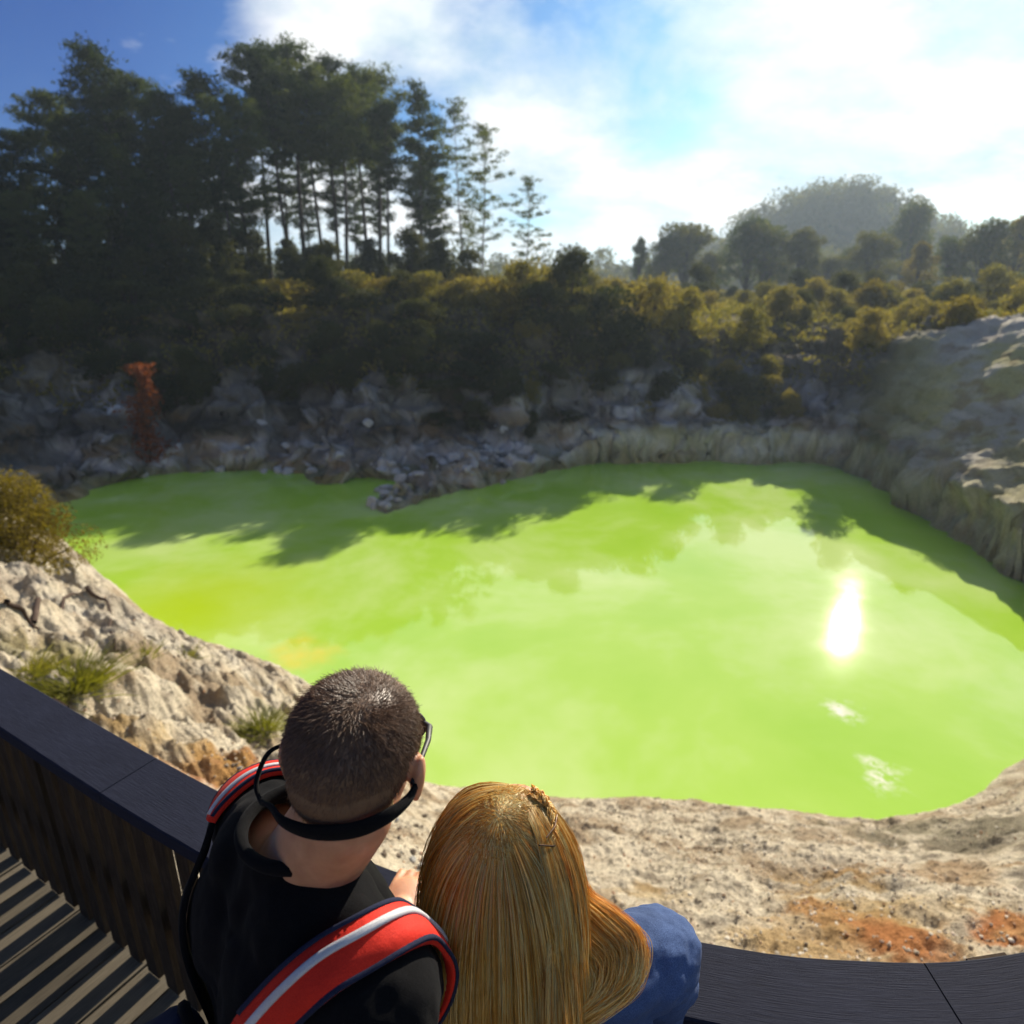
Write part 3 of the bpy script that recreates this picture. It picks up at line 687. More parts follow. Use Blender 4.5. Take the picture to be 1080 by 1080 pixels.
# low ground cover between the shrubs
az = rng.uniform(-48, 52, 60000); r = 32 + 75 * rng.uniform(0, 1, 60000) ** 1.2
xx, yy = np.sin(np.radians(az)) * r, np.cos(np.radians(az)) * r
zz, dd = terrain(xx, yy); ok = (dd > 2.6) & (zz > 3.2 + 1.0 * fbm(xx * .4, yy * .4, 0, 3, 9)) & (((xx - 18.9) / 4.2) ** 2 + ((yy - 24) / 9.0) ** 2 > 1) & (fbm(xx * .35, yy * .35, 0, 3, 15) > -.35)
C = np.c_[xx, yy, zz][ok]; C = np.repeat(C, 5, 0); C = C + rng.normal(0, 1, C.shape) * np.array([.22, .22, .16]) + np.array([0, 0, .15])
a = Acc(); sz = .16 + .0035 * np.hypot(C[:, 0], C[:, 1]); a.add(leaf_cards(C, sz, sz * .4, .5)); o = a.obj('ground_cover', M['scrub']); tag(o, kind='stuff')

# rust-brown dead shrub standing against the left cliff
q = at_z(158, 482, .7)
a = Acc(); hh = 4.3; k = 7
for i in range(7):
    t = np.linspace(0, 1, 6); ax_ = rng.normal(0, .18, 2)
    a.add(tube(np.c_[ax_[0] * t * 1.2 + .35 * t ** 2 * .9, ax_[1] * t, t * hh * rng.uniform(.7, 1.0)], .05 * (1 - .8 * t), 5), 1)
zc = rng.uniform(0, 1, 2200) ** .9 * hh; wc = .12 + .20 * (.5 + .5 * np.sin(zc * 3.1)) + .12 * (1 - zc / hh); Cc = np.c_[rng.normal(0, 1, 2200) * wc, rng.normal(0, 1, 2200) * wc, zc]; Cc[:, 0] += .35 * (Cc[:, 2] / hh) ** 2 + .18 * np.sin(Cc[:, 2] * 2.4)
a.add(leaf_cards(Cc, .22, .07, -.4), 0)
o = a.obj('dead_shrub', [M['rust'], M['twig']], None, False, (q[0], q[1], .5)); tag(o, 'tall rust red dead shrub standing against the shaded left cliff', 'shrub')
q = at_z(150, 497, .4)

# shrub on the near left bank
gs = shrub(1.25, 1.75, 15000, .085, .022, 'gold', 31, 'golden_shrub', 44); q = at_z(28, 580, 4.35); gs.location = (q[0] - .35, q[1] + .2, 3.95); gs.scale = (.85, .85, .85)
tag(gs, 'golden olive feathery shrub on the near left bank at the photo edge', 'shrub')
# grass tufts / small plants on the near left bank
def tuft(n, r, h, mat='grass', name='grass_tuft', w=.0045):
    a = Acc(); base = rng.normal(0, r * .45, (n, 2)); V = []; Fc = []
    for i in range(n):
        b = np.array([base[i, 0], base[i, 1], -.03]); dr = np.array([base[i, 0] * 1.2 + rng.normal(0, .35 * h), base[i, 1] * 1.2 + rng.normal(0, .35 * h), h * rng.uniform(.5, 1)])
        s = np.cross(dr, [rng.normal(), rng.normal(), .1]); s = s / np.linalg.norm(s) * w
        mid = b + dr * .55 + np.array([0, 0, h * .12]); j = len(V)
        V += [b - s, b + s, mid + s * .7, mid - s * .7, b + dr + s * .1, b + dr - s * .1]; Fc += [(j, j + 1, j + 2, j + 3), (j + 3, j + 2, j + 4, j + 5)]
    a.add((np.array(V), np.array(Fc))); return a.obj(name, M[mat])
def on_ground(px, py):
    """march the view ray to the terrain"""
    d = ray(px, py); s = np.linspace(2.5, 40, 1500); P = CAM + d[None] * s[:, None]; z, _ = terrain(P[:, 0], P[:, 1]); h = np.argmax(P[:, 2] < z); q = P[h]; return q[0], q[1], float(z[h])
for px, py, n, r, h, lab in [(75, 722, 900, .24, .17, 'bushy yellow green grass tuft just above the left handrail'), (30, 708, 420, .18, .14, 'smaller grass tuft left of the bushy one by the left handrail'), (275, 768, 380, .20, .16, 'thin pale grass tuft left of the man on the near bank'),
                             (195, 690, 110, .14, .12, 'small grass tuft on the pale rocks near the yellow seep'), (150, 690, 110, .14, .12, 'small dull grass tuft on the middle of the left rocks'), (30, 850, 0, 0, 0, '')]:
    if n:
        qx, qy, qz = on_ground(px, py); o = tuft(n, r, h); o.location = (qx, qy, qz - .01); tag(o, lab, 'grass tuft', 'grass tufts on the near left bank')
# dead roots / branches on the left bank
def branch(pts, r0, lab):
    P = [np.array(on_ground(*p)) for p in pts]; o0 = P[0].copy(); pp = []
    for i in range(len(P) - 1):
        for t in np.linspace(0, 1, 5, endpoint=False):
            q = P[i] * (1 - t) + P[i + 1] * t; z, _ = gz(q[0], q[1]); pp.append([q[0] - o0[0], q[1] - o0[1], float(z[0]) + .02 + rng.uniform(0, .03) - o0[2]])
    pp = np.array(pp); pp[:, :2] += rng.normal(0, .012, (len(pp), 2)); t = np.linspace(0, 1, len(pp)); a = Acc(); a.add(tube(pp, r0 * (1 - .75 * t), 6)); 
    o = a.obj('dead_branch', M['twig'], None, True, tuple(o0)); tag(o, lab, 'branch', 'dead branches on the left rocks')
branch([(35, 660), (75, 632), (95, 625)], .035, 'thick dead branch lying on the upper left rocks')
branch([(92, 625), (115, 640), (118, 680), (135, 700)], .028, 'thin crooked dead root running down the left rocks')
branch([(5, 640), (30, 655), (45, 672)], .035, 'short dark dead branch at the left edge of the rocks')

# rocks
def rock(seed, r=1.0, sub=3):
    bm = bmesh.new(); bmesh.ops.create_icosphere(bm, subdivisions=sub, radius=r)
    rs = np.random.default_rng(seed); sc = rs.uniform(.65, 1.2, 3) * np.array([1, 1, .7])
    planes = [(rs.normal(size=3), rs.uniform(.55, .85)) for _ in range(9)]
    for v in bm.verts:
        c = np.array(v.co)
        for nrm, dd_ in planes:
            nrm = nrm / np.linalg.norm(nrm); k = c @ nrm - dd_ * r
            if k > 0: c = c - nrm * k * .9
        f = 1 + .10 * float(fbm(np.array([c[0] * 2.5 / r + seed]), np.array([c[1] * 2.5 / r]), c[2] * 2.5 / r, 4, 3)[0])
        v.co = c * sc * f
    return bm
M['stone'] = simple('pale_stone', (.30, .29, .27), (.62, .60, .56), .9, 6, .8, .05, .2)
M['stone_y'] = simple('sulphur_stone', (.42, .36, .14), (.58, .50, .26), .9, 6, .8, .05, .2)
M['stone_d'] = simple('dark_stone', (.16, .12, .085), (.30, .24, .18), .9, 9, .8, .03, .2)
RK = [bm_obj('rock', rock(s), M['stone'], None, False) for s in (1, 2, 3, 4)]; RY = [bm_obj('rock', rock(9), M['stone_y'])]; RD = [bm_obj('rock', rock(s, 1, 2), M['stone_d']) for s in (21, 22, 23)]
def put_rock(L, k, x, y, r, lab, grp, sink=.25):
    p = L[k % len(L)]; o = p if id(p) not in used else p.copy()
    if id(p) in used: COL.objects.link(o)
    used[id(p)] = 1; z, _ = gz(x, y); o.location = (x, y, max(float(z[0]), 0) + r * (.5 - sink) ); o.scale = (r, r, r * rng.uniform(.7, 1.1)); o.rotation_euler = (rng.uniform(-.4, .4), rng.uniform(-.4, .4), rng.uniform(0, 6.3)); tag(o, lab, 'rock', grp)
G1 = 'pale rocks along the far waterline'
put_rock(RY, 0, *at_z(424, 511, .45)[:2], .42, 'yellow sulphur stained boulder on the far rock spit', G1)
for i in range(95):
    px = rng.uniform(385, 560) if i < 55 else rng.uniform(110, 420); t = (px - 400) / 160
    py = (522 - 24 * t + rng.uniform(-26, 6)) if i < 55 else rng.uniform(478, 496)
    q = at_z(px, py, .45); z, d = gz(q[0], q[1])
    if d[0] < .15: continue
    put_rock(RK, i, q[0], q[1], rng.uniform(.14, .36), 'pale grey rock in the rubble of the far rock spit' if i < 55 else 'pale rock at the foot of the shaded left cliff', G1)
for i in range(40):
    px, py = rng.uniform(230, 330), rng.uniform(795, 850)
    if i > 22: px, py = rng.uniform(395, 450), rng.uniform(850, 915)
    qx, qy, qz = on_ground(px, py); put_rock(RD if i % 4 else RK, i // 4 + i, qx, qy, rng.uniform(.012, .035), 'small brown stone on the orange soil left of the man' if i <= 22 else 'small stone on the bank between man and woman', 'small stones on the near bank', .2)

# gravel lying on the near bank
ng = 26000
ga = rng.uniform(rad(-46), rad(50), ng); gr = 2.6 + 8.2 * rng.uniform(0, 1, ng) ** .8; gxx = np.sin(ga) * gr; gyy = np.cos(ga) * gr
gzz, gdd = terrain(gxx, gyy); ok = (gdd > .12) & (gyy > 2.6) & (fbm(gxx * 1.2, gyy * 1.2, 0, 3, 501) > -.15); gxx, gyy, gzz = gxx[ok], gyy[ok], gzz[ok]; m_ = len(gxx)
ico = bmesh.new(); bmesh.ops.create_icosphere(ico, subdivisions=1, radius=1); iv = np.array([v.co for v in ico.verts]); fi = np.array([[v.index for v in f.verts] for f in ico.faces]); ico.free()
sz_ = (.004 + .016 * rng.uniform(0, 1, m_) ** 3.0)[:, None, None] * (1 + .12 * (gyy[:, None, None] > 5)); Vg = iv[None] * rng.uniform(.6, 1.25, (m_, 12, 1)) * rng.uniform(.6, 1.2, (m_, 1, 3)) * sz_ * np.array([1, 1, .75]) + np.stack([gxx, gyy, gzz], 1)[:, None] + np.array([0, 0, .002])
Fg = (fi[None] + (np.arange(m_) * 12)[:, None, None]).reshape(-1, 3)
def gravel_mat():
    m, nt, out = new_mat('gravel'); g = nt.nodes.new('ShaderNodeNewGeometry'); r = ramp(nt, g.outputs['Random Per Island'], [(.0, (.20, .15, .10)), (.4, (.45, .38, .28)), (.8, (.66, .60, .49)), (1.0, (.40, .20, .09))])
    p = nt.nodes.new('ShaderNodeBsdfPrincipled'); p.inputs['Roughness'].default_value = .95; nt.links.new(r.outputs[0], p.inputs['Base Color']); nt.links.new(p.outputs[0], out.inputs['Surface']); return m
o = mesh_np('gravel', Vg.reshape(-1, 3), Fg, gravel_mat()); tag(o, kind='stuff')
# ------------------------------------------------------------------ boardwalk and fence
rail_pts = [(-5.2, 4.05), (-3.6, 3.12), (-1.80, 2.05), (-.815, 1.467), (-.227, 1.176), (.361, 1.024), (.683, .978), (1.04, .996), (1.8, 1.17), (2.6, 1.55), (3.6, 2.2)]
def crom_open(P, k):
    P = [np.array(p, float) for p in P]; P = [2 * P[0] - P[1]] + P + [2 * P[-1] - P[-2]]; out = []
    for i in range(1, len(P) - 2):
        for j in range(k):
            t = j / k; p0, p1, p2, p3 = P[i - 1:i + 3]
            out.append(.5 * ((2 * p1) + (-p0 + p2) * t + (2 * p0 - 5 * p1 + 4 * p2 - p3) * t * t + (-p0 + 3 * p1 - 3 * p2 + p3) * t ** 3))
    out.append(P[-2]); return np.array(out)
RP = crom_open(rail_pts, 24)
seg = np.r_[0, np.cumsum(np.linalg.norm(np.diff(RP, axis=0), axis=1))]; RLEN = seg[-1]
def rail_at(s):
    p = np.array([np.interp(s, seg, RP[:, 0]), np.interp(s, seg, RP[:, 1])]); q = np.array([np.interp(s + .01, seg, RP[:, 0]), np.interp(s + .01, seg, RP[:, 1])])
    o = np.array([np.interp(s - .01, seg, RP[:, 0]), np.interp(s - .01, seg, RP[:, 1])]); t = q - o; t /= np.linalg.norm(t); return p, t, np.array([t[1], -t[0]])   # inward normal (towards walkway)
def sweep(s0, s1, off0, off1, z0, z1, ds=.06, bev=.004):
    """board following the rail line between arclengths, offsets (inwards) and heights; with UVs"""
    bm = bmesh.new(); uvl = bm.loops.layers.uv.new('UVMap'); n = max(2, int((s1 - s0) / ds) + 1); rings = []
    prof = [(off0 + bev, z0), (off1 - bev, z0), (off1, z0 + bev), (off1, z1 - bev), (off1 - bev, z1), (off0 + bev, z1), (off0, z1 - bev), (off0, z0 + bev)]
    ss = np.linspace(s0, s1, n)
    for s in ss:
        p, t, nn = rail_at(s); rings.append([bm.verts.new((p[0] + nn[0] * o, p[1] + nn[1] * o, z)) for o, z in prof])
    pl = [0]; 
    for i in range(8): a, b = prof[i], prof[(i + 1) % 8]; pl.append(pl[-1] + math.hypot(a[0] - b[0], a[1] - b[1]))
    for i in range(n - 1):
        for j in range(8):
            k = (j + 1) % 8; f = bm.faces.new((rings[i][j], rings[i][k], rings[i + 1][k], rings[i + 1][j]))
            for l, (u, v) in zip(f.loops, ((ss[i], pl[j]), (ss[i], pl[j + 1]), (ss[i + 1], pl[j + 1]), (ss[i + 1], pl[j]))): l[uvl].uv = (u, v)
    bm.faces.new(rings[0][::-1]); bm.faces.new(rings[-1]); bmesh.ops.recalc_face_normals(bm, faces=bm.faces[:]); return bm
def box_at(bm, p, t, nn, w, dp, z0, z1, off, uvl, bev=0):
    """upright box: width w along t, depth dp along nn from offset off"""
    vs = []
    for z in (z0, z1):
        for a, b in ((-w / 2, off), (w / 2, off), (w / 2, off + dp), (-w / 2, off + dp)):
            vs.append(bm.verts.new((p[0] + t[0] * a + nn[0] * b, p[1] + t[1] * a + nn[1] * b, z)))
    r = random.random() * 10
    for f in ((0, 3, 2, 1), (4, 5, 6, 7), (0, 1, 5, 4), (1, 2, 6, 5), (2, 3, 7, 6), (3, 0, 4, 7)):
        fc = bm.faces.new([vs[i] for i in f])
        for l in fc.loops: c = l.vert.co; l[uvl].uv = (c.x + c.y + r, c.z)
M['screw'] = simple('screw_steel', (.12, .10, .09), (.25, .22, .2), .45, 60, 0, metal=.9)
M['fencev'] = timber('fence_boards', (.022, .013, .008), (.060, .038, .022), (.12, .08, .05), .8, (30, 1.3, 1))
fr_p, _, _ = rail_at(RLEN * .5)
fence = thing('wooden_fence', (fr_p[0], fr_p[1], DECK), 'dark wooden fence with flat handrail curving along the boardwalk above the pool', 'fence')
def child(bm, name, mat, smooth=False, bevel=0):
    bmesh.ops.translate(bm, verts=bm.verts[:], vec=(-fr_p[0], -fr_p[1], -DECK)); o = bm_obj(name, bm, mat, fence, smooth); return o
# arclength of the seam seen at the lower right
def s_of(x): i = np.argmin(np.abs(RP[:, 0] - x)); return seg[i]
joints = [0.0, s_of(-3.1), s_of(-1.0), s_of(.82), s_of(2.4), RLEN]
for a, b in zip(joints[:-1], joints[1:]): child(sweep(a + .0015, b - .0015, 0.0, .165, RAIL - .045, RAIL), 'handrail', M['rail'])
for a, b in zip(joints[:-1], joints[1:]): child(sweep(a + .003, b - .003, -.002, .0385, 6.07, 6.17), 'mid_rail', M['fencev'])
s = .4; posts = [s_of(-4.4), s_of(-3.0), s_of(-1.52), s_of(-.35), s_of(1.0), s_of(2.3)]
for s in posts:
    bm = bmesh.new(); u = bm.loops.layers.uv.new('UVMap'); p, t, nn = rail_at(s); box_at(bm, p, t, nn, .09, .07, DECK - .35, RAIL - .048, -.035, u); child(bm, 'post', M['fencev'])
s = s_of(-3.9); nbal = 0
while s < s_of(2.3) and nbal < 99:
    bm = bmesh.new(); u = bm.loops.layers.uv.new('UVMap'); p, t, nn = rail_at(s)
    box_at(bm, p, t, nn, .060, .022, DECK + .008, RAIL - .048, .040, u); child(bm, 'baluster', M['fencev']); s += .105; nbal += 1
# boardwalk: boards run across the walk
bm = bmesh.new(); u = bm.loops.layers.uv.new('UVMap'); s = 0.0
while s < RLEN - .14:
    p0, t0, n0 = rail_at(s + .003); p1, t1, n1 = rail_at(s + .135)
    Wd = 2.4; o0 = -.10
    a = p0 + n0 * o0; b = p1 + n1 * o0; c = p1 + n1 * Wd; d_ = p0 + n0 * Wd
    dz = random.uniform(-.002, .002); vs = [bm.verts.new((q[0], q[1], DECK - .035)) for q in (a, b, c, d_)] + [bm.verts.new((q[0], q[1], DECK + dz)) for q in (a, b, c, d_)]
    r = random.random() * 20; uv = [(0, 0), (0, .13), (Wd, .13), (Wd, 0)] * 2
    for f in ((3, 2, 1, 0), (4, 5, 6, 7), (0, 1, 5, 4), (1, 2, 6, 5), (2, 3, 7, 6), (3, 0, 4, 7)):
        try: fc = bm.faces.new([vs[i] for i in f])
        except ValueError: continue
        for l, i in zip(fc.loops, f): l[u].uv = (uv[i][0] + r, uv[i][1] + r)
    s += .14
bmesh.ops.recalc_face_normals(bm, faces=bm.faces[:])
tag(bm_obj('boardwalk', bm, M['deck']), kind='structure')
bm = bmesh.new()
# ------------------------------------------------------------------ people
def ell(c, r, R=None): return ('e', np.array(c, float), r, R)
def cap(a, b, ra, rb): return ('c', np.array(a, float), np.array(b, float), ra, rb)
def fuse(name, shapes, voxel, mat, parent, origin, smooth_it=3, disp=None, subtract=None):
    bm = bmesh.new()
    for s in shapes:
        if s[0] == 'e':
            m = Matrix.Translation(Vector(s[1])) @ (s[3].to_4x4() if s[3] is not None else Matrix.Identity(4)) @ Matrix.Diagonal((*s[2], 1))
            bmesh.ops.create_icosphere(bm, subdivisions=4, radius=1, matrix=m)
        else:
            a, b, ra, rb = s[1:]; d = b - a; L = np.linalg.norm(d); n = max(2, int(L / (.5 * min(ra, rb))) + 1); q = Vector(d).to_track_quat('Z', 'Y').to_matrix().to_4x4()
            m = Matrix.Translation(Vector((a + b) / 2)) @ q
            bmesh.ops.create_cone(bm, cap_ends=True, segments=24, radius1=ra, radius2=rb, depth=L, matrix=m)
            for p, r in ((a, ra), (b, rb)): bmesh.ops.create_icosphere(bm, subdivisions=3, radius=r, matrix=Matrix.Translation(Vector(p)))
    me = bpy.data.meshes.new(name + '_src'); bmesh.ops.translate(bm, verts=bm.verts[:], vec=tuple(-np.array(origin))); bm.to_mesh(me); bm.free()
    o = bpy.data.objects.new(name + '_src', me); link(o)
    md = o.modifiers.new('r', 'REMESH'); md.mode = 'VOXEL'; md.voxel_size = voxel
    ms = o.modifiers.new('s', 'SMOOTH'); ms.iterations = smooth_it; ms.factor = .5
    dg = bpy.context.evaluated_depsgraph_get(); me2 = bpy.data.meshes.new_from_object(o.evaluated_get(dg))
    bpy.data.objects.remove(o)
    n = len(me2.vertices); co = np.empty(n * 3, np.float32); me2.vertices.foreach_get('co', co); co = co.reshape(-1, 3)
    if disp is not None:
        no = np.empty(n * 3, np.float32); me2.vertices.foreach_get('normal', no); no = no.reshape(-1, 3)
        co = co + no * disp(co.astype(float))[:, None]; me2.vertices.foreach_set('co', co.astype(np.float32).ravel())
    if subtract is not None:      # drop faces where the function is true (neck openings, cuffs)
        kill = subtract(co.astype(float) + np.array(origin)); b2 = bmesh.new(); b2.from_mesh(me2); b2.verts.ensure_lookup_table()
        bmesh.ops.delete(b2, geom=[v for v in b2.verts if kill[v.index]], context='VERTS'); b2.to_mesh(me2); b2.free()
    me2.name = name; me2.materials.clear(); me2.materials.append(mat)
    me2.polygons.foreach_set('use_smooth', np.ones(len(me2.polygons), bool)); me2.update()
    ob = bpy.data.objects.new(name, me2); link(ob, parent); return ob
def skin_mat():
    m, nt, out = new_mat('skin'); tc = nt.nodes.new('ShaderNodeTexCoord'); n = noise(nt, tc.outputs['Object'], 40, 5); n2 = noise(nt, tc.outputs['Object'], 260, 3)
    r = ramp(nt, n.outputs['Fac'], [(.3, (.42, .19, .10)), (.7, (.55, .28, .155))]); p = nt.nodes.new('ShaderNodeBsdfPrincipled'); nt.links.new(r.outputs[0], p.inputs['Base Color'])
    p.inputs['Roughness'].default_value = .5; p.inputs['Subsurface Weight'].default_value = .5; p.inputs['Subsurface Radius'].default_value = (1, .3, .12); p.inputs['Subsurface Scale'].default_value = .008
    b = bump(nt, n2.outputs['Fac'], .25, .0008); nt.links.new(b.outputs[0], p.inputs['Normal']); nt.links.new(p.outputs[0], out.inputs['Surface']); return m
M['skin'] = skin_mat()
def cloth(name, c1, c2, weave=900, rough=.9, fold=.3, spec=.2):
    m, nt, out = new_mat(name); tc = nt.nodes.new('ShaderNodeTexCoord'); n = noise(nt, tc.outputs['Object'], 9, 5); w = noise(nt, tc.outputs['Object'], weave, 2)
    c = ramp(nt, w.outputs['Fac'], [(.35, c1), (.65, c2)]); c2_ = ramp(nt, n.outputs['Fac'], [(.3, .75), (.7, 1.15)])
    p = nt.nodes.new('ShaderNodeBsdfPrincipled'); nt.links.new(mix(nt, 1.0, c.outputs[0], c2_.outputs[0], 'MULTIPLY'), p.inputs['Base Color']); p.inputs['Roughness'].default_value = rough
    p.inputs['Specular IOR Level'].default_value = spec; p.inputs['Sheen Weight'].default_value = .02
    b = bump(nt, n.outputs['Fac'], fold, .02); b2 = bump(nt, w.outputs['Fac'], .35, .0012); nt.links.new(b.outputs[0], b2.inputs['Normal']); nt.links.new(b2.outputs[0], p.inputs['Normal']); nt.links.new(p.outputs[0], out.inputs['Surface']); return m
M['black_cloth'] = cloth('black_cotton', (.003, .003, .0035), (.007, .007, .008), 900, .95, .3, .08); M['denim'] = cloth('blue_denim', (.03, .055, .14), (.065, .11, .24), 700); M['trousers'] = cloth('grey_trousers', (.03, .03, .034), (.06, .06, .065))
M['navy'] = cloth('navy_mesh', (.008, .011, .028), (.02, .025, .06), 1200); M['red'] = cloth('red_nylon', (.55, .014, .006), (.75, .03, .012), 1100, .7); M['silver'] = cloth('silver_tape', (.42, .42, .43), (.58, .58, .60), 1300, .45, .1, .6)
M['black_pl'] = simple('black_plastic', (.008, .008, .009), (.014, .014, .015), .55, 30, 0); M['lens'] = simple('dark_lens', (.01, .01, .012), (.015, .015, .018), .06, 30, 0); M['metal'] = simple('hairpin_metal', (.05, .03, .02), (.10, .06, .04), .3, 30, 0, metal=.8)
M['shoe'] = simple('shoe_rubber', (.03, .03, .03), (.06, .06, .06), .7, 30, .2); M['buckle'] = M['black_pl']
def hair_mat(name, cols, trans, rough=.42, trcol=(1.1, 1.0, .8)):
    m, nt, out = new_mat(name); g = nt.nodes.new('ShaderNodeNewGeometry'); tc = nt.nodes.new('ShaderNodeTexCoord'); n = noise(nt, tc.outputs['Object'], 22, 4)
    ad = nt.nodes.new('ShaderNodeMath'); ad.operation = 'MULTIPLY_ADD'; ad.inputs[1].default_value = .6; nt.links.new(n.outputs['Fac'], ad.inputs[0])
    sc = nt.nodes.new('ShaderNodeMath'); sc.operation = 'MULTIPLY'; sc.inputs[1].default_value = .6; nt.links.new(g.outputs['Random Per Island'], sc.inputs[0]); nt.links.new(sc.outputs[0], ad.inputs[2])
    r = ramp(nt, ad.outputs[0], [(.15 + .7 * i / (len(cols) - 1), c) for i, c in enumerate(cols)])
    at = nt.nodes.new('ShaderNodeVertexColor'); at.layer_name = 'Col'
    c = mix(nt, 1.0, r.outputs[0], at.outputs['Color'], 'MULTIPLY')
    p = nt.nodes.new('ShaderNodeBsdfPrincipled'); nt.links.new(c, p.inputs['Base Color']); p.inputs['Roughness'].default_value = rough; p.inputs['Specular IOR Level'].default_value = .55
    t = nt.nodes.new('ShaderNodeBsdfTranslucent'); nt.links.new(mix(nt, 1.0, c, trcol, 'MULTIPLY'), t.inputs['Color'])
    mx = nt.nodes.new('ShaderNodeMixShader'); mx.inputs[0].default_value = trans; nt.links.new(p.outputs[0], mx.inputs[1]); nt.links.new(t.outputs[0], mx.inputs[2]); nt.links.new(mx.outputs[0], out.inputs['Surface']); return m
M['hair_m'] = hair_mat('brown_hair', [(.05, .024, .013), (.13, .066, .036), (.22, .125, .07)], .2)
M['hair_w'] = hair_mat('blond_hair', [(.40, .13, .014), (.78, .36, .045), (1.0, .62, .13), (1.0, .85, .38)], .24)
UP = np.array([0, 0, 1.])
class Frame:
    def __init__(s, root, az): s.o = np.array(root, float); a = rad(az); s.f = np.array([math.sin(a), math.cos(a), 0]); s.r = np.array([math.cos(a), -math.sin(a), 0])
    def __call__(s, lat, fwd, up): return s.o + s.r * lat + s.f * fwd + UP * up
def head_basis(az, pitch, roll=0):
    """columns: right, forward, up"""
    e = Matrix.Rotation(-rad(az), 3, 'Z') @ Matrix.Rotation(-rad(pitch), 3, 'X') @ Matrix.Rotation(rad(roll), 3, 'Y'); return e
def elbow(sh, ha, L1, L2, hint):
    d = ha - sh; L = min(np.linalg.norm(d), (L1 + L2) * .995); u = d / np.linalg.norm(d); x = (L1 * L1 - L2 * L2 + L * L) / (2 * L); h = math.sqrt(max(0, L1 * L1 - x * x)); n = hint - u * (hint @ u); n /= np.linalg.norm(n); return sh + u * x + n * h, sh + u * L
def hand_shapes(w, fdir, palm_n, side, sc=1.0, curl=.5):
    """wrist point, finger direction, palm normal (down), side=+1 right hand; fingers curled around the edge"""
    fdir = fdir / np.linalg.norm(fdir); palm_n = palm_n - fdir * (palm_n @ fdir); palm_n /= np.linalg.norm(palm_n); lat = np.cross(fdir, -palm_n) ; S_ = []
    R = Matrix((lat, fdir, -palm_n)).transposed()
    S_.append(ell(w + fdir * .048 * sc, (.041 * sc, .052 * sc, .015 * sc), R)); S_.append(cap(w, w + fdir * .02, .026 * sc, .022 * sc))
    for i, (o, L) in enumerate(((-.030, .068), (-.0105, .076), (.0095, .071), (.029, .056))):
        o = o * side * -1 * -1
        b = w + fdir * .086 * sc + lat * o * side * sc; d1 = fdir + palm_n * curl * .6; d1 /= np.linalg.norm(d1); d2 = fdir + palm_n * curl * 2.2; d2 /= np.linalg.norm(d2)
        k = b + d1 * L * .48 * sc; k2 = k + d2 * L * .34 * sc; k3 = k2 + (d2 + palm_n * curl) / np.linalg.norm(d2 + palm_n * curl) * L * .26 * sc
        S_ += [cap(b - fdir * .02, k, .0092 * sc, .0085 * sc), cap(k, k2, .0085 * sc, .0078 * sc), cap(k2, k3, .0078 * sc, .0068 * sc)]
    b = w + fdir * .025 * sc - lat * .026 * side * sc; t1 = b + (fdir * .6 - lat * .75 * side + palm_n * .2) * .042 * sc; t2 = t1 + (fdir * .95 - lat * .25 * side + palm_n * .3) * .032 * sc
    S_ += [cap(b, t1, .0135 * sc, .0105 * sc), cap(t1, t2, .0105 * sc, .0085 * sc)]
    return S_
def head_shapes(c, B, sc=1.0):
    """c head centre; B basis; face towards +Y of basis"""
    def P(x, y, z): return np.array(Vector(c) + B @ (Vector((x, y, z)) * sc))
    def E(x, y, z, r): return ell(P(x, y, z), tuple(np.array(r) * sc), B)
    return [E(0, -.012, .028, (.074, .094, .078)), E(0, .03, .035, (.062, .060, .062)), E(0, -.045, .005, (.062, .055, .062)), E(0, .042, -.03, (.056, .05, .07)), E(0, .062, -.085, (.03, .03, .022)), E(0, .03, -.065, (.05, .05, .035)),
            E(.034, .062, -.02, (.024, .022, .02)), E(-.034, .062, -.02, (.024, .022, .02)), cap(P(0, .088, .012), P(0, .106, -.026), .008 * sc, .012 * sc), E(0.012, .098, -.030, (.008, .01, .007)), E(-.012, .098, -.030, (.008, .01, .007)),
            E(0, .088, -.052, (.024, .010, .006)), E(0, .087, -.062, (.020, .010, .006)), E(0, .085, .022, (.05, .012, .008)), E(.030, .082, .006, (.014, .010, .010)), E(-.030, .082, .006, (.014, .010, .010)),
            E(.080, -.008, -.008, (.008, .019, .030)), E(-.080, -.008, -.008, (.008, .019, .030)), E(.084, -.018, .004, (.007, .012, .024)), E(-.084, -.018, .004, (.007, .012, .024)), E(.078, .0, -.03, (.006, .009, .010)), E(-.078, .0, -.03, (.006, .009, .010))]
def legs(Fm, hipz, hipw, thigh, calf, spread=.11):
    S_ = []
    for s in (-1, 1):
        S_ += [cap(Fm(s * hipw, 0, hipz), Fm(s * spread, .01, hipz * .53), thigh, thigh * .66), cap(Fm(s * spread, .01, hipz * .53), Fm(s * spread, -.02, .10), calf, calf * .6), ell(Fm(s * spread, .06, .05), (.05, .13, .05), Matrix.Rotation(-math.atan2(Fm.f[0], Fm.f[1]), 3, 'Z'))]
    return S_

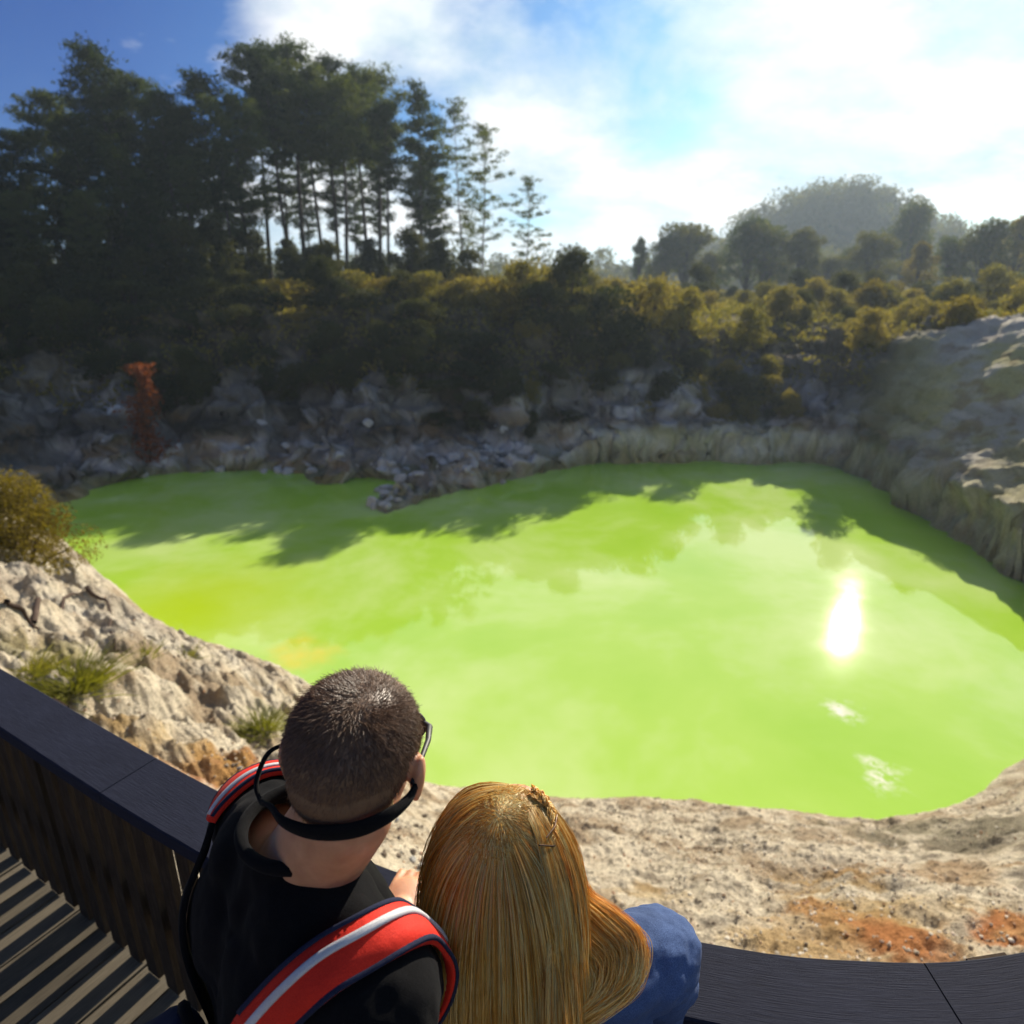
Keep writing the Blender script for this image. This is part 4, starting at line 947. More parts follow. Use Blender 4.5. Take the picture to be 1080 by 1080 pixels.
# --- man
LF = Frame((-.262, .650, DECK), 52); MF = Frame((-.262, .650, DECK + .025), 52); mroot = thing('person', tuple(MF.o), 'man in black t-shirt with short brown hair leaning at the handrail, seen from behind', 'person')
HC = np.array([-.180, .640, 8 - .520]); HB = head_basis(7, 12, 4)
neck0 = MF(0, -.005, 1.50)
Rz = Matrix.Rotation(-math.radians(52), 3, 'Z')
shL, shR = MF(-.185, .01, 1.435), MF(.185, .01, 1.435)
haL = np.array([-.62, 1.42, RAIL + .022]); haR = np.array([-.265, 1.175, RAIL + .022])
haR = np.array([-.235, 1.13, RAIL + .024])
elL, wrL = elbow(shL, haL + np.array([.02, -.08, .02]), .30, .27, np.array([-.9, -.1, -.5])); elR, wrR = elbow(shR, haR + np.array([-.0, -.07, .03]), .30, .27, np.array([.25, -.3, -1.]))
fd = np.array([.15, 1, -.12])
torso = [ell(MF(0, -.005, 1.30), (.158, .105, .20), Rz), ell(MF(0, .0, 1.12), (.145, .10, .16), Rz), ell(MF(0, 0, .96), (.158, .112, .12), Rz), cap(MF(-.06, -.02, 1.47), MF(-.16, 0, 1.435), .055, .058), cap(MF(.06, -.02, 1.47), MF(.16, 0, 1.435), .055, .058),
         ell(MF(-.07, -.075, 1.36), (.075, .04, .10), Rz), ell(MF(.07, -.075, 1.36), (.075, .04, .10), Rz)]
arms = [cap(shL, elL, .052, .040), cap(elL, wrL, .040, .026), cap(shR, elR, .052, .040), cap(elR, wrR, .040, .026)]
neck = [cap(neck0 - UP * .03, HC + np.array(HB @ Vector((0, -.025, -.05))), .062, .054)]
mbody = fuse('body', torso + arms + neck + head_shapes(HC, HB, .945) + legs(LF, .93, .09, .085, .058) + hand_shapes(wrL, fd, np.array([0, .2, -1.]), -1, 1.0, .45) + hand_shapes(wrR, fd, np.array([0, .2, -1.]), 1, 1.0, .45), .0042, M['skin'], mroot, MF.o, 4)
def infl(L, k): return [(s[0], s[1], tuple(np.array(s[2]) + k), s[3]) if s[0] == 'e' else (s[0], s[1], s[2], s[3] + k, s[4] + k) for s in L]
slL = shL + (elL - shL) * .72; slR = shR + (elR - shR) * .72
def fold_fn(a, f, seed): return lambda c: a * fbm(c[:, 0] * f, c[:, 1] * f, c[:, 2] * f * .8, 3, seed)
def neck_cut(ctr, nrm, r):
    nrm = nrm / np.linalg.norm(nrm)
    return lambda P: (np.linalg.norm(P - ctr - np.outer((P - ctr) @ nrm, nrm), axis=1) < r) & (((P - ctr) @ nrm) > -.0)
def cuff_cut(*L):
    def f(P):
        k = np.zeros(len(P), bool)
        for p, d in L:
            d = d / np.linalg.norm(d); v = P - p; k |= (v @ d > 0) & (np.linalg.norm(v, axis=1) < .12)
        return k
    return f
def either(*fs): return lambda P: np.any([f(P) for f in fs], axis=0)
msh = fuse('tshirt', infl(torso, .016) + [cap(shL, slL, .066, .062), cap(shR, slR, .066, .062), cap(MF(0, -.010, 1.46), MF(.006, .004, 1.548), .080, .066)], .0055, M['black_cloth'], mroot, MF.o, 4, fold_fn(.008, 14, 5),
           either(neck_cut(MF(.006, .004, 1.550), np.array([.05, .05, 1.]), .088), cuff_cut((slL + (slL - shL) * .10, slL - shL), (slR + (slR - shR) * .10, slR - shR))))
md = msh.modifiers.new('thickness', 'SOLIDIFY'); md.thickness = .003
# grey ribbed neckband
def ring(name, c, nrm, r1, r2, tr, mat, parent, origin, n=48):
    nrm = nrm / np.linalg.norm(nrm); a = np.cross(nrm, [0, 1, .1]); a /= np.linalg.norm(a); b = np.cross(nrm, a); t = np.linspace(0, 2 * np.pi, n + 1)
    P = c - origin + np.outer(np.cos(t) * r1, a) + np.outer(np.sin(t) * r2, b); A = Acc(); A.add(tube(P, np.full(n + 1, tr), 8)); return A.obj(name, mat, parent, True)
ring('collar', MF(.006, .004, 1.553), np.array([.05, .05, 1.]), .070, .070, .008, M['black_cloth'], mroot, MF.o)
tr_ = fuse('trousers', [(s[0], s[1], s[2], s[3] + .014, s[4] + .018) if s[0] == 'c' else s for s in legs(LF, .93, .09, .085, .058) if s[0] == 'c'] + [ell(MF(0, 0, .95), (.175, .13, .12), Rz)], .009, M['trousers'], mroot, MF.o, 4)
for s in (-1, 1):
    so_ = fuse('shoe', [ell(LF(s * .11, .065, .055), (.056, .145, .056), Rz), ell(LF(s * .11, -.02, .075), (.05, .07, .07), Rz)], .008, M['shoe'], mroot, MF.o, 3, None, lambda P: P[:, 2] < DECK + .012)
    so_.location.z = -.006
# hair: short strands
def head_local(c, B):
    Bn = np.array(B); return lambda P: P @ Bn.T + c
def scalp_pts(n, fn, rs):
    """random points on the cranium (local head coords) where fn keeps them"""
    v = rs.normal(size=(n * 3, 3)); v /= np.linalg.norm(v, axis=1)[:, None]
    R1 = np.array([.0755, .0955, .0795]); p = v * R1 + np.array([0, -.012, .028])
    R2 = np.array([.0635, .0565, .0635]); c2 = np.array([0, -.045, .005])
    # push outside of second ellipsoid
    q = (p - c2) / R2; l = np.linalg.norm(q, axis=1); ins = l < 1; p[ins] = c2 + (q[ins] / l[ins][:, None]) * R2
    nn = (p - np.array([0, -.02, .02])); nn /= np.linalg.norm(nn, axis=1)[:, None]
    k = fn(p); return p[k][:n], nn[k][:n]
def strands(paths, r0, r1):
    """paths: n x k x 3 -> 3-sided tubes"""
    n, k, _ = paths.shape; t = np.gradient(paths, axis=1); t /= np.linalg.norm(t, axis=2)[..., None] + 1e-9
    ref = np.array([.3, -.9, .31]); s = np.cross(t, ref); s /= np.linalg.norm(s, axis=2)[..., None] + 1e-9; w = np.cross(s, t)
    rad_ = (r0 + (r1 - r0) * np.linspace(0, 1, k))[None, :, None]; a = np.arange(3) * 2 * np.pi / 3
    V = np.stack([paths + rad_ * (math.cos(x) * s + math.sin(x) * w) for x in a], 2)        # n,k,3,3
    idx = np.arange(n * k * 3).reshape(n, k, 3); f = []
    for j in range(3):
        j2 = (j + 1) % 3; f.append(np.stack([idx[:, :-1, j], idx[:, :-1, j2], idx[:, 1:, j2], idx[:, 1:, j]], -1).reshape(-1, 4))
    return V.reshape(-1, 3), np.concatenate(f)
rs = np.random.default_rng(3)
def man_hairline(p):   # above the neck hairline, behind the forehead, around the ears
    x, y, z = p.T; ok = z > -.052 + .30 * np.maximum(0, y + .05) + 0 * x
    ok &= ~((y > .05) & (z < .052)); ok &= ~((np.abs(x) > .055) & (np.abs(y + .008) < .026) & (z < .028)); ok &= ~((y > .022) & (z < .02)); return ok
p, nrm = scalp_pts(34000, man_hairline, rs)
wh = np.array([.022, -.050, .098]); dv = p - wh; dv -= nrm * np.sum(dv * nrm, 1)[:, None]; dl = np.linalg.norm(dv, axis=1)[:, None]; dv /= dl + .012; sw = np.cross(nrm, dv)
flow = dv + sw * np.exp(-dl / .03) * 1.2; L = (.006 + .007 * sstep(.0, .09, p[:, 2]))[:, None] * rs.uniform(.7, 1.25, (len(p), 1)); jit = rs.normal(0, .22, p.shape)
a0 = p - nrm * .001; a1 = a0 + (nrm * .42 + flow * .75 + jit) * L * .5; a2 = a1 + (nrm * .10 + flow * 1.0 + jit) * L * .55
Hm = head_local(HC, HB); PTH = np.stack([a0, a1, a2], 1) * .945
PTHw = Hm(PTH.reshape(-1, 3)).reshape(PTH.shape) - MF.o; VF = strands(PTHw, .00042, .00016)
A = Acc(); A.add(VF); ho = A.obj('hair', M['hair_m'], mroot, True); attr_color(ho.data, 'Col', np.ones((len(VF[0]), 3)))
# scalp cap below the strands
def cap_mesh(name, B, c, sc, keep, infl_, mat, parent, origin, tint=1.0):
    bm = bmesh.new(); bmesh.ops.create_icosphere(bm, subdivisions=6, radius=1); P = np.array([v.co for v in bm.verts]); R1 = np.array([.0755, .0955, .0795]) + infl_ - .001; p = P * R1 + np.array([0, -.012, .028])
    R2 = np.array([.0635, .0565, .0635]) + infl_ - .001; c2 = np.array([0, -.045, .005]); q = (p - c2) / R2; l = np.linalg.norm(q, axis=1); i = l < 1; p[i] = c2 + (q[i] / l[i][:, None]) * R2
    k = keep(p); w = p * sc @ np.array(B).T + c - origin
    for v, x in zip(bm.verts, w): v.co = x
    bm.verts.ensure_lookup_table(); bmesh.ops.delete(bm, geom=[v for v in bm.verts if not k[v.index]], context='VERTS'); o = bm_obj(name, bm, mat, parent, True); attr_color(o.data, 'Col', np.full((len(o.data.vertices), 3), tint)); return o
cap_mesh('hair_base', HB, HC, .945, man_hairline, .0022, M['hair_m'], mroot, MF.o, .8)
# sunglasses with neck strap
def glasses(parent, c, B, sc, origin, strap=True):
    def P(*q): return np.array(Vector(c) + B @ (Vector(q) * sc)) - origin
    g = bpy.data.objects.new('sunglasses', None); link(g, parent)
    for s in (-1, 1):
        bm = bmesh.new(); n = 20; ring_o = []; rows = []
        for j, (rr_, dz) in enumerate(((1.0, 0), (.75, .003), (.4, .005), (.0, .006))):
            rows.append([bm.verts.new(P(s * .033 + rr_ * .029 * math.cos(t), .097 + dz - .10 * abs(.033 * 0 + rr_ * .029 * math.cos(t)) * (1 if math.cos(t) * s > 0 else .2), .008 + rr_ * .021 * math.sin(t))) for t in np.linspace(0, 2 * math.pi, n, endpoint=False)])
        for a, b in zip(rows[:-1], rows[1:]):
            for i in range(n): bm.faces.new((a[i], a[(i + 1) % n], b[(i + 1) % n], b[i]))
        bmesh.ops.remove_doubles(bm, verts=bm.verts[:], dist=.0003); bm_obj('lens', bm, M['lens'], g, True)
    A = Acc()
    for s in (-1, 1):
        A.add(tube(np.array([P(s * .033 + .0295 * math.cos(t), .0965 - .10 * abs(.0295 * math.cos(t)) * (1 if math.cos(t) * s > 0 else .2), .008 + .0215 * math.sin(t)) for t in np.linspace(0, 2 * math.pi, 25)]), np.full(25, .0022), 6))
        A.add(tube(np.array([P(s * .060, .092, .014), P(s * .070, .083, .014), P(s * .0765, .05, .012), P(s * .079, .0, .008), P(s * .078, -.03, -.003)]), [.0035, .0042, .0035, .003, .0025], 6))
    A.add(tube(np.array([P(-.006, .095, .014), P(0, .098, .017), P(.006, .095, .014)]), [.002, .002, .002], 6)); A.obj('frame', M['black_pl'], g, True)
    return g, P
g, P_ = glasses(mroot, HC, HB, .945, MF.o)
# black eyewear cord: behind the right ear, round the nape, standing out in a loop at the left
pth = [P_(.083, -.02, -.004), P_(.079, -.045, -.014), P_(.063, -.080, -.018), P_(.032, -.097, -.028), P_(-.01, -.102, -.034), P_(-.048, -.093, -.034), P_(-.080, -.060, -.040), P_(-.104, -.035, -.052), P_(-.120, -.015, -.040), P_(-.112, .0, -.008), P_(-.080, .006, .008)]
pc = crom_open([tuple(q) for q in pth], 6); bm = bmesh.new(); t_ = np.gradient(pc, axis=0); t_ /= np.linalg.norm(t_, axis=1)[:, None]; cen = P_(0, -.01, -.03)
rows = []
for i, q in enumerate(pc):
    outw = q - cen; outw -= t_[i] * (outw @ t_[i]); outw /= np.linalg.norm(outw); wv = np.cross(t_[i], outw); k = math.sin(math.pi * min(1, i / 36.)) if i < 36 else 0; hw = .0024 + .0065 * k
    rows.append([bm.verts.new(q + wv * hw * a + outw * b) for a, b in ((-1, -.001), (-.9, .002), (.9, .002), (1, -.001), (.9, -.0025), (-.9, -.0025))])
for a, b in zip(rows[:-1], rows[1:]):
    for i in range(6): bm.faces.new((a[i], a[(i + 1) % 6], b[(i + 1) % 6], b[i]))
bm_obj('eyewear_strap', bm, M['black_cloth'], g, True)

# --- backpack worn by the man
bo = MF(0, -.20, 1.15); bp = thing('backpack', tuple(bo), 'red and navy backpack with silver reflective straps worn by the man', 'backpack')
fuse('pack_body', [ell(MF(0, -.20, 1.14), (.125, .08, .19), Rz), ell(MF(0, -.21, 1.02), (.135, .09, .17), Rz), ell(MF(0, -.165, 1.10), (.12, .05, .24), Rz)], .008, M['navy'], bp, bo, 5, fold_fn(.005, 16, 8))
fuse('front_pocket', [ell(MF(0, -.28, 1.00), (.11, .045, .12), Rz)], .006, M['red'], bp, bo, 5, fold_fn(.003, 18, 9))
def strap_path(s):
    return crom_open([tuple(MF(s * x, y, z)) for x, y, z in ((.09, -.17, 1.16), (.10, -.155, 1.34), (.128, -.125, 1.425), (.150, -.075, 1.487), (.160, -.01, 1.508), (.158, .055, 1.488), (.152, .100, 1.43), (.148, .115, 1.34), (.15, .10, 1.22), (.168, .03, 1.12), (.158, -.09, 1.05), (.12, -.15, 1.02))], 10)
def strap_mesh(path, off0, off1, th, mat, name, parent, lift=0.0, i0=0, i1=None, side=1):
    P = path[i0:i1]; bm = bmesh.new(); t = np.gradient(P, axis=0); t /= np.linalg.norm(t, axis=1)[:, None]; cen = MF(side * .10, -.01, 1.36); rows = []
    for i, q in enumerate(P):
        ow = NORM[tuple(np.round(q, 6))].copy(); ow -= t[i] * (ow @ t[i]); ow /= np.linalg.norm(ow); lat = MF.r * side; lat = lat - t[i] * (lat @ t[i]); lat = np.cross(ow, t[i]) * (1 if np.cross(ow, t[i]) @ lat > 0 else -1)
        k = min(1, min(i + 3, len(P) - i + 2) / 8.0) if i0 == 0 and i1 is None else 1.0
        rows.append([bm.verts.new(q - bo + lat * (off0 + (off1 - off0) * u) * k + ow * (lift + h)) for u, h in ((0, 0), (.04, th), (.35, th * 1.15), (.65, th * 1.15), (.96, th), (1, 0), (.5, -.001))])
    for a, b in zip(rows[:-1], rows[1:]):
        for i in range(7): bm.faces.new((a[i], a[(i + 1) % 7], b[(i + 1) % 7], b[i]))
    bm.faces.new(rows[0]); bm.faces.new(rows[-1][::-1]); bmesh.ops.recalc_face_normals(bm, faces=bm.faces[:]); return bm_obj(name, bm, mat, parent, True)
from mathutils.bvhtree import BVHTree
_bm = bmesh.new(); _bm.from_mesh(msh.data); BV = BVHTree.FromBMesh(_bm); _bm.free(); NORM = {}
def hug(path):
    Q = []; Nn = []
    for q in path:
        c_, n_2, _, _ = BV.find_nearest(Vector(q - MF.o)); Q.append(np.array(c_) + MF.o); Nn.append(np.array(n_2))
    Q = np.array(Q); Nn = np.array(Nn)
    for _ in range(10):
        Q[1:-1] = .25 * Q[:-2] + .5 * Q[1:-1] + .25 * Q[2:]; Nn[1:-1] = .25 * Nn[:-2] + .5 * Nn[1:-1] + .25 * Nn[2:]
    Nn /= np.linalg.norm(Nn, axis=1)[:, None]; Q = Q + Nn * .003
    for q, n_2 in zip(Q, Nn): NORM[tuple(np.round(q, 6))] = n_2
    return Q
for s in (-1, 1):
    path = hug(strap_path(s)); i0_ = 22 if s > 0 else 30
    so_ = strap_mesh(path, -.028, .028, .009, M['red'], 'shoulder_strap', bp, .004, i0_, 86, s)
    sb_ = strap_mesh(path, -.024, .024, .007, M['black_cloth'], 'strap_back', bp, .002, 0, i0_ + 2, s)
    for a, b in ((-.0265, -.021), (.021, .0265)) if s > 0 else (): strap_mesh(path, a, b, .006, M['red'], 'piping', sb_, .003, 0, i0_ + 1, s)
    for nm, a, b, mt, lf in (('reflective_tape', -.014, -.005, 'silver', .0135), ('strap_mesh', -.0285, -.023, 'navy', .0105), ('strap_edge', .022, .0285, 'navy', .0095)):
        strap_mesh(path, a, b, .0035, M[mt], nm, so_, lf, i0_ + 1, 84, s)
    strap_mesh(path, -.012, .012, .003, M['black_cloth'], 'strap_webbing', bp, .008, 82, None, s)
# piping of the pack top
A = Acc(); A.add(tube(np.array([MF(.125 * math.cos(t), -.215, 1.06 + .25 * math.sin(t)) - bo for t in np.linspace(.1, math.pi - .1, 30)]), np.full(30, .005), 6)); A.obj('piping', M['red'], bp, True)
A = Acc(); A.add(tube(np.array([MF(.035 * math.cos(t), -.155, 1.31 + .05 * math.sin(t)) - bo for t in np.linspace(0, math.pi, 14)]), np.full(14, .007), 6)); A.obj('grab_handle', M['black_cloth'], bp, True)

# --- woman
WL = Frame((.060, .690, DECK), 6); WF = Frame((.060, .690, DECK - .05), 6); wroot = thing('person', tuple(WF.o), 'woman with long straight blond hair and blue denim jacket beside the man', 'person')
WC = np.array([-.012, .722, 8 - .752]); WB = head_basis(28, 8, 6); Wz = Matrix.Rotation(-rad(6), 3, 'Z')
wL, wR = WF(-.135, .02, 1.275), WF(.158, .085, 1.268)
hL = np.array([-.085, 1.13, RAIL + .022]); hR = np.array([.075, 1.10, RAIL + .022])
eL, wrl = elbow(wL, hL + np.array([0, -.07, .03]), .27, .235, np.array([-.5, -.2, -1.])); eR, wrr = elbow(wR, hR + np.array([0.02, -.07, .03]), .27, .235, np.array([.42, -.05, -1.]))
wt = [ell(WF(0, 0, 1.16), (.130, .09, .17), Wz), ell(WF(0, .005, 1.0), (.115, .085, .14), Wz), ell(WF(0, 0, .86), (.155, .11, .11), Wz), cap(WF(-.04, -.0, 1.305), WF(-.12, .01, 1.275), .040, .045), cap(WF(.04, .0, 1.305), WF(.14, .07, 1.275), .040, .045), ell(WF(-.06, .075, 1.14), (.05, .045, .05), Wz), ell(WF(.06, .075, 1.14), (.05, .045, .05), Wz)]
wa = [cap(wL, eL, .040, .032), cap(eL, wrl, .032, .021), cap(wR, eR, .040, .032), cap(eR, wrr, .032, .021)]
fuse('body', wt + wa + [cap(WF(0, 0, 1.31), WC + np.array(WB @ Vector((0, -.02, -.05))), .050, .045)] + head_shapes(WC, WB, .92) + legs(WL, .83, .085, .078, .05, .09) + hand_shapes(wrl, fd, np.array([0, .2, -1.]), -1, .88, .45) + hand_shapes(wrr, fd, np.array([0, .2, -1.]), 1, .88, .45), .0042, M['skin'], wroot, WF.o, 4)
fuse('denim_jacket', infl(wt[:2] + wt[3:], .024) + [cap(wL, eL, .060, .050), cap(eL, eL + (wrl - eL) * .85, .050, .038), cap(wR, eR, .066, .054), cap(eR, eR + (wrr - eR) * .85, .054, .040), cap(WF(0, 0, 1.29), WF(0, .0, 1.335), .075, .068)], .005, M['denim'], wroot, WF.o, 3,
     lambda c: .008 * fbm(c[:, 0] * 13, c[:, 1] * 13, c[:, 2] * 17, 4, 15) + .0015 * (1 - 2 * np.abs(fbm(c[:, 0] * 22, c[:, 1] * 22, c[:, 2] * 30, 3, 25))), either(neck_cut(WF(0, .005, 1.335), np.array([0, .05, 1.]), .10), cuff_cut((eL + (wrl - eL) * .88, wrl - eL), (eR + (wrr - eR) * .88, wrr - eR))))
fuse('trousers', [(s[0], s[1], s[2], s[3] + .012, s[4] + .014) for s in legs(WL, .83, .085, .078, .05, .09) if s[0] == 'c'] + [ell(WF(0, 0, .85), (.168, .125, .12), Wz)], .009, M['trousers'], wroot, WF.o, 4)
for s in (-1, 1): fuse('shoe', [ell(WL(s * .09, .062, .052), (.057, .142, .057), Wz), ell(WL(s * .09, -.02, .07), (.054, .07, .07), Wz)], .008, M['shoe'], wroot, WF.o, 3, None, lambda P: P[:, 2] < DECK + .012).location.z = -.006
glasses(wroot, WC, WB, .92, WF.o)
# long hair: guide strands flow off the parting, over the head, then fall, pushed out of head and body
def long_hair():
    rs = np.random.default_rng(5); sc = .92
    def hl(p):
        x, y, z = p.T; ok = z > -.045 + .35 * np.maximum(0, y + .02); ok &= ~((y > .045) & (z < .062)); return ok
    n = 26000; p, nn = scalp_pts(n, hl, rs); n = len(p); xl, yl, zl = p.T
    Bn = np.array(WB); w = p * sc @ Bn.T + WC; nw = nn @ Bn.T
    partx = .0 
    sgn = np.sign(xl - partx + 1e-5); lat = Bn[:, 0]; fw = Bn[:, 1]; upv = Bn[:, 2]
    crown = np.array([0, -.045, .10]); dv = (p - crown); ang = dv / (np.linalg.norm(dv, axis=1)[:, None] + 1e-6)
    front = sstep(-.03, .03, yl)
    d0 = np.where(front[:, None] > .5, np.outer(sgn, lat) * 1.0 - fw[None] * .75, (ang @ Bn.T) * 1.0)
    seed_cl = np.floor(_h((xl * 260).astype(np.int64), (yl * 260).astype(np.int64), (zl * 260).astype(np.int64), 3) * 300).astype(int)
    rcl = np.random.default_rng(9).normal(size=(301, 6)); cl = rcl[seed_cl]
    K = 34; ST = .0195; step = ST + .002 * cl[:, 0] * .4 ; P = w + nw * .002; path = [P.copy()]; d = d0 + .14 * cl[:, :3] * np.array([1, 1, .4]); d = d - nw * np.sum(d * nw, 1)[:, None] * .97; d /= np.linalg.norm(d, axis=1)[:, None]
    azl = np.arctan2(xl, -(yl + .01))      # 0 at back, + right
    rightg = 0 * azl ; layer = .003 + .015 * rs.uniform(0, 1, n) ** 1.5
    C1 = np.array([0, -.012, .028]); R1 = np.array([.0755, .0955, .0795]) * sc; C2 = np.array([0, -.045, .005]); R2 = np.array([.0635, .0565, .0635]) * sc
    side_off = rs.uniform(0, 1, n)
    for k in range(K):
        s_ = k * ST
        g = np.zeros((n, 3)); g[:, 2] = -1; 
        # right lock sweeps to the right over the shoulder and curls back at its end
        th = np.interp(s_, [0, .14, .22, .32, .38, .46, .56], [0, .05, .22, .60, .42, -.9, -2.2])[()] if np.ndim(s_) == 0 else 0
        th = th + .18 * cl[:, 1]
        curl = np.stack([np.sin(th), -.16 + 0 * th, -np.cos(th)], 1)
        wv = .12 * np.sin(s_ * 22 + cl[:, 2] * 2.0) 
        fall = np.stack([.03 + wv * .35 + .02 * cl[:, 3], -.17 + wv * .3, -np.ones(n)], 1)
        g = fall * (1 - rightg[:, None]) + curl * rightg[:, None]; g /= np.linalg.norm(g, axis=1)[:, None]
        a = .10 + .22 * min(1, s_ / .12); d = d * (1 - a) + g * a; d /= np.linalg.norm(d, axis=1)[:, None]
        P = P + d * step[:, None]
        # head collision
        q = (P - WC) @ Bn
        for c_, R_ in ((C1 * sc, R1), (C2 * sc, R2)):
            Rr = R_[None] + layer[:, None] * min(1, .25 + s_ / .1); l = np.linalg.norm((q - c_) / Rr, axis=1); i = l < 1; q[i] = c_ + (q[i] - c_) / l[i][:, None]
        P = q @ Bn.T + WC
        # torso collision (back and shoulders, world axes)
        for cc_, R_ in ((WF(0, 0, 1.16), (.158, .125, .20)), (WF(0, -.01, 1.0), (.15, .12, .2))):
            Rr = np.array(R_)[None] + layer[:, None] * 1.2; v = (P - cc_) / Rr; l = np.linalg.norm(v, axis=1); i = l < 1; P[i] = cc_ + (P[i] - cc_) / l[i][:, None]
        for a_, b_, r__ in ((WF(-.03, 0, 1.31), wL, .066), (WF(.03, 0, 1.31), wR, .066), (wR, eR, .070), (wL, eL, .062), (WF(0, 0, 1.28), WC - UP * .06, .062)):
            ab = b_ - a_; t = np.clip(((P - a_) @ ab) / (ab @ ab), 0, 1); c_ = a_ + t[:, None] * ab; v = P - c_; l = np.linalg.norm(v, axis=1); rr_ = r__ + layer * .9; i = l < rr_; P[i] = c_[i] + v[i] / (l[i][:, None] + 1e-6) * rr_[i][:, None]
        # keep clear of the man's shoulder side
        P[:, 0] = np.maximum(P[:, 0], -.108 + .012 * cl[:, 4] + .01 * side_off)
        xm = np.interp(s_, [0, .18, .28, .36, .44, .52, .66], [.10, .088, .094, .098, .098, .095, .09]); P[:, 0] = np.minimum(P[:, 0], xm + .007 * cl[:, 5] - .03 * side_off ** 2)
        path.append(P.copy())
    path = np.stack(path, 1)                                    # n,K+1,3
    # clumping towards clump mates
    cent = np.zeros((301, path.shape[1], 3)); cnt_ = np.zeros(301); np.add.at(cent, seed_cl, path); np.add.at(cnt_, seed_cl, 1); cent /= np.maximum(cnt_, 1)[:, None, None]
    return path, azl
hp, azl = long_hair()
n_, k_, _ = hp.shape
# smooth the paths
for _ in range(8): hp[:, 1:-1] = .25 * hp[:, :-2] + .5 * hp[:, 1:-1] + .25 * hp[:, 2:]
rs = np.random.default_rng(8); off = rs.normal(0, .0016, (n_, 1, 3)); wob = .0016 * np.sin(np.linspace(0, 1, k_)[None, :, None] * 14 + rs.uniform(0, 6.3, (n_, 1, 3))); fly = (rs.uniform(0, 1, (n_, 1, 1)) < .04) * rs.normal(0, .008, (n_, 1, 3)) * np.linspace(0, 1, k_)[None, :, None]
hp2 = hp + (off + wob) * np.linspace(.1, 1, k_)[None, :, None] + fly
# lock that sweeps over the right shoulder and curls back
def sp(pts, k): return crom_open([tuple(CAM + ray(a, b) * c) for a, b, c in pts], k)
outer = sp([(560, 838, .945), (590, 872, .945), (604, 912, .94), (622, 945, .925), (652, 966, .905), (676, 992, .888), (672, 1030, .872), (640, 1058, .862), (592, 1080, .858)], 6)
inner = sp([(545, 850, .935), (563, 885, .925), (570, 925, .91), (576, 965, .895), (592, 1000, .88), (612, 1022, .868), (608, 1046, .858), (588, 1066, .852), (552, 1092, .85)], 6)
nl = 7000; u_ = rs.uniform(0, 1, (nl, 1, 1)); q_ = np.floor(rs.uniform(0, 60, nl)).astype(int); cj = rs.normal(0, 1, (60, 1, 3))[q_]
tl = np.linspace(0, 1, outer.shape[0])[None, :, None]; lock = outer[None] * (1 - u_) + inner[None] * u_ + cj * .0055 * np.sin(tl * 3.0 + .15) + rs.normal(0, .0022, (nl, 1, 3)) * (.4 + tl) + rs.normal(0, .006, (nl, 1, 3)) * tl ** 3
dn = (lock - CAM); lock = lock + dn / np.linalg.norm(dn, axis=2)[..., None] * (rs.uniform(0, .03, (nl, 1, 1)) * np.sin(tl * 3.14) ** .5)
lock = lock[:, ::1]; kk = lock.shape[1]
VL = strands(lock - WF.o, .00040, .00024)
VF = strands(hp2 - WF.o, .00038, .00022); A = Acc(); A.add(VF); A.add(VL); ho = A.obj('hair', M['hair_w'], wroot, True)
tone = np.repeat(np.clip(np.linspace(.72, 1.15, k_)[None] + rs.normal(0, .12, (n_, 1)), .3, 1.3), 3, axis=1).reshape(-1, 1) * np.ones(3)
tone = np.minimum(tone, 1.15); tl2 = np.repeat(np.clip(.95 + rs.normal(0, .14, (nl, 1)) * np.ones((1, kk)), .4, 1.1), 3, axis=1).reshape(-1, 1) * np.ones(3)
attr_color(ho.data, 'Col', np.concatenate([tone, tl2]))
def wkeep(p): x, y, z = p.T; return (z > -.05 + .35 * np.maximum(0, y + .02)) & ~((y > .045) & (z < .062))
cap_mesh('hair_base', WB, WC, .92, wkeep, .002, M['hair_w'], wroot, WF.o, .7)
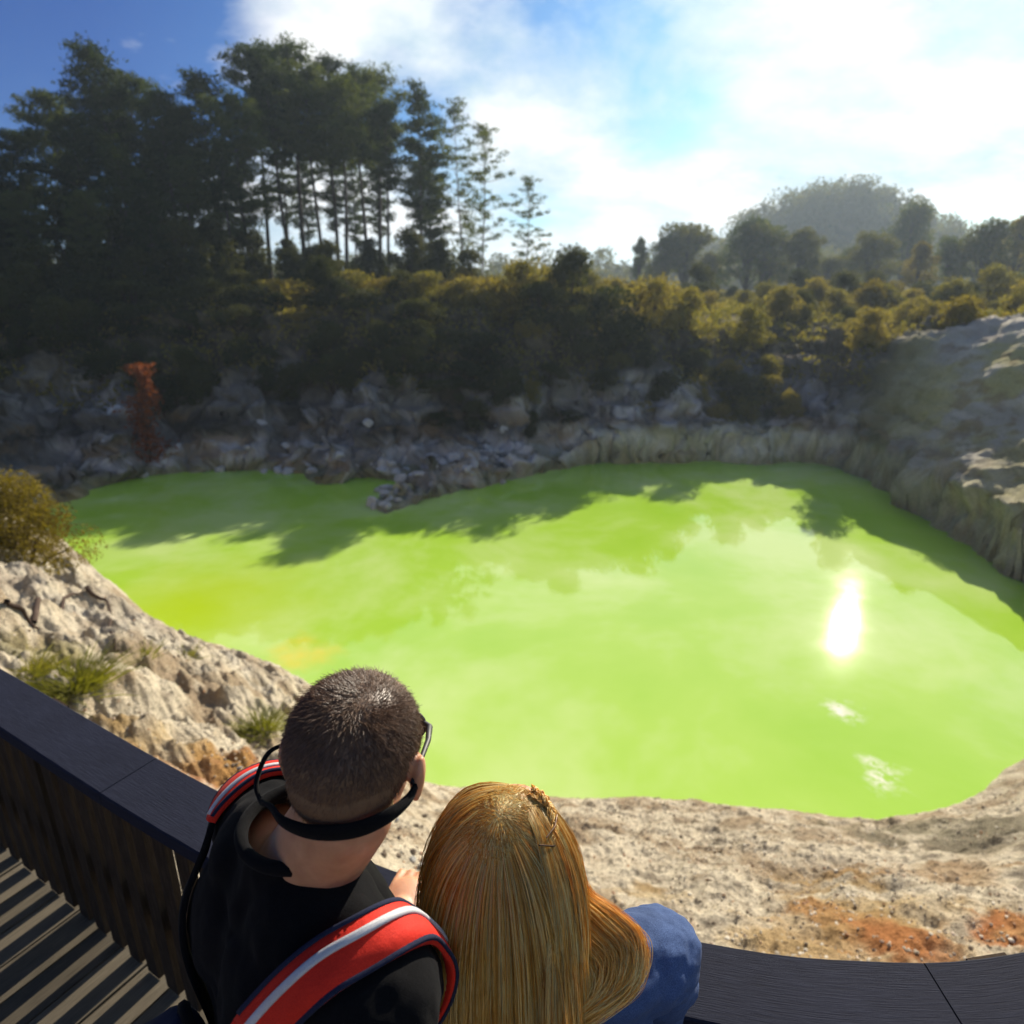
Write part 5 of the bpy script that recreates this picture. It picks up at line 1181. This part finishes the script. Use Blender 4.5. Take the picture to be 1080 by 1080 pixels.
# small braid on the right side of the crown
A = Acc(); Bn = np.array(WB)
def hs_(az_, el_, k=1.13): q = np.array([math.cos(el_) * math.sin(az_) * .0755, math.cos(el_) * math.cos(az_) * .0955, math.sin(el_) * .0795]) * k + np.array([0, -.012, .028]); return (q * .92) @ Bn.T + WC - WF.o
bpth = np.array([hs_(a_, e_, 1.15) for a_, e_ in zip(np.linspace(.45, 1.8, 40), np.linspace(1.16, .45, 40))]); tt = np.gradient(bpth, axis=0); tt /= np.linalg.norm(tt, axis=1)[:, None]; nn_ = bpth - (WC - WF.o); nn_ /= np.linalg.norm(nn_, axis=1)[:, None]; bb = np.cross(tt, nn_)
for k in range(3):
    ph = k * 2 * math.pi / 3 + np.linspace(0, 22, 40)
    for j in range(26):
        o_ = np.random.default_rng(j * 3 + k).normal(0, .0014, (1, 3)); Pb = bpth + bb * (.0042 * np.sin(ph))[:, None] + nn_ * (.002 * np.sin(2 * ph))[:, None] + o_; A.add(tube(Pb, np.full(40, .0006), 3))
bo_ = A.obj('braid', M['hair_w'], wroot, True); attr_color(bo_.data, 'Col', np.full((len(bo_.data.vertices), 3), .95))
for q0, q1 in (((1.15, .75), (1.75, .72)), ((1.45, .45), (1.95, .70))):
    A = Acc(); A.add(tube(np.array([hs_(q0[0], q0[1], 1.22), hs_((q0[0] + q1[0]) / 2, (q0[1] + q1[1]) / 2, 1.245), hs_(q1[0], q1[1], 1.22)]), np.full(3, .0011), 6)); A.obj('hairpin', M['metal'], wroot, True)

# ------------------------------------------------------------------ haze
HAZE = True
if HAZE:
    bm = bmesh.new(); bmesh.ops.create_cube(bm, size=1); m, nt, out = new_mat('haze'); pv = nt.nodes.new('ShaderNodeVolumePrincipled'); pv.inputs['Color'].default_value = (.68, .84, 1, 1); pv.inputs['Density'].default_value = .0006; pv.inputs['Anisotropy'].default_value = .35
    nt.links.new(pv.outputs[0], out.inputs['Volume']); o = bm_obj('haze', bm, m); o.location = (0, 0, 19.5); o.scale = (7000, 7000, 85); tag(o, kind='stuff')

# ------------------------------------------------------------------ camera and render
cd = bpy.data.cameras.new('camera'); cam = bpy.data.objects.new('camera', cd); link(cam); S.camera = cam
cam.location = tuple(CAM); cam.rotation_euler = (math.radians(90) - PITCH, 0, 0); cd.sensor_width = 36; cd.lens = 36 * 704 / 1080; cd.clip_start = .05; cd.clip_end = 9000
cd.dof.use_dof = True; cd.dof.focus_distance = 1.0; cd.dof.aperture_fstop = 4.6
S.render.engine = 'CYCLES'; S.render.resolution_x = 1024; S.render.resolution_y = 1024
S.view_settings.view_transform = 'Standard'; S.view_settings.look = 'None'; S.view_settings.exposure = .85; S.view_settings.gamma = 1
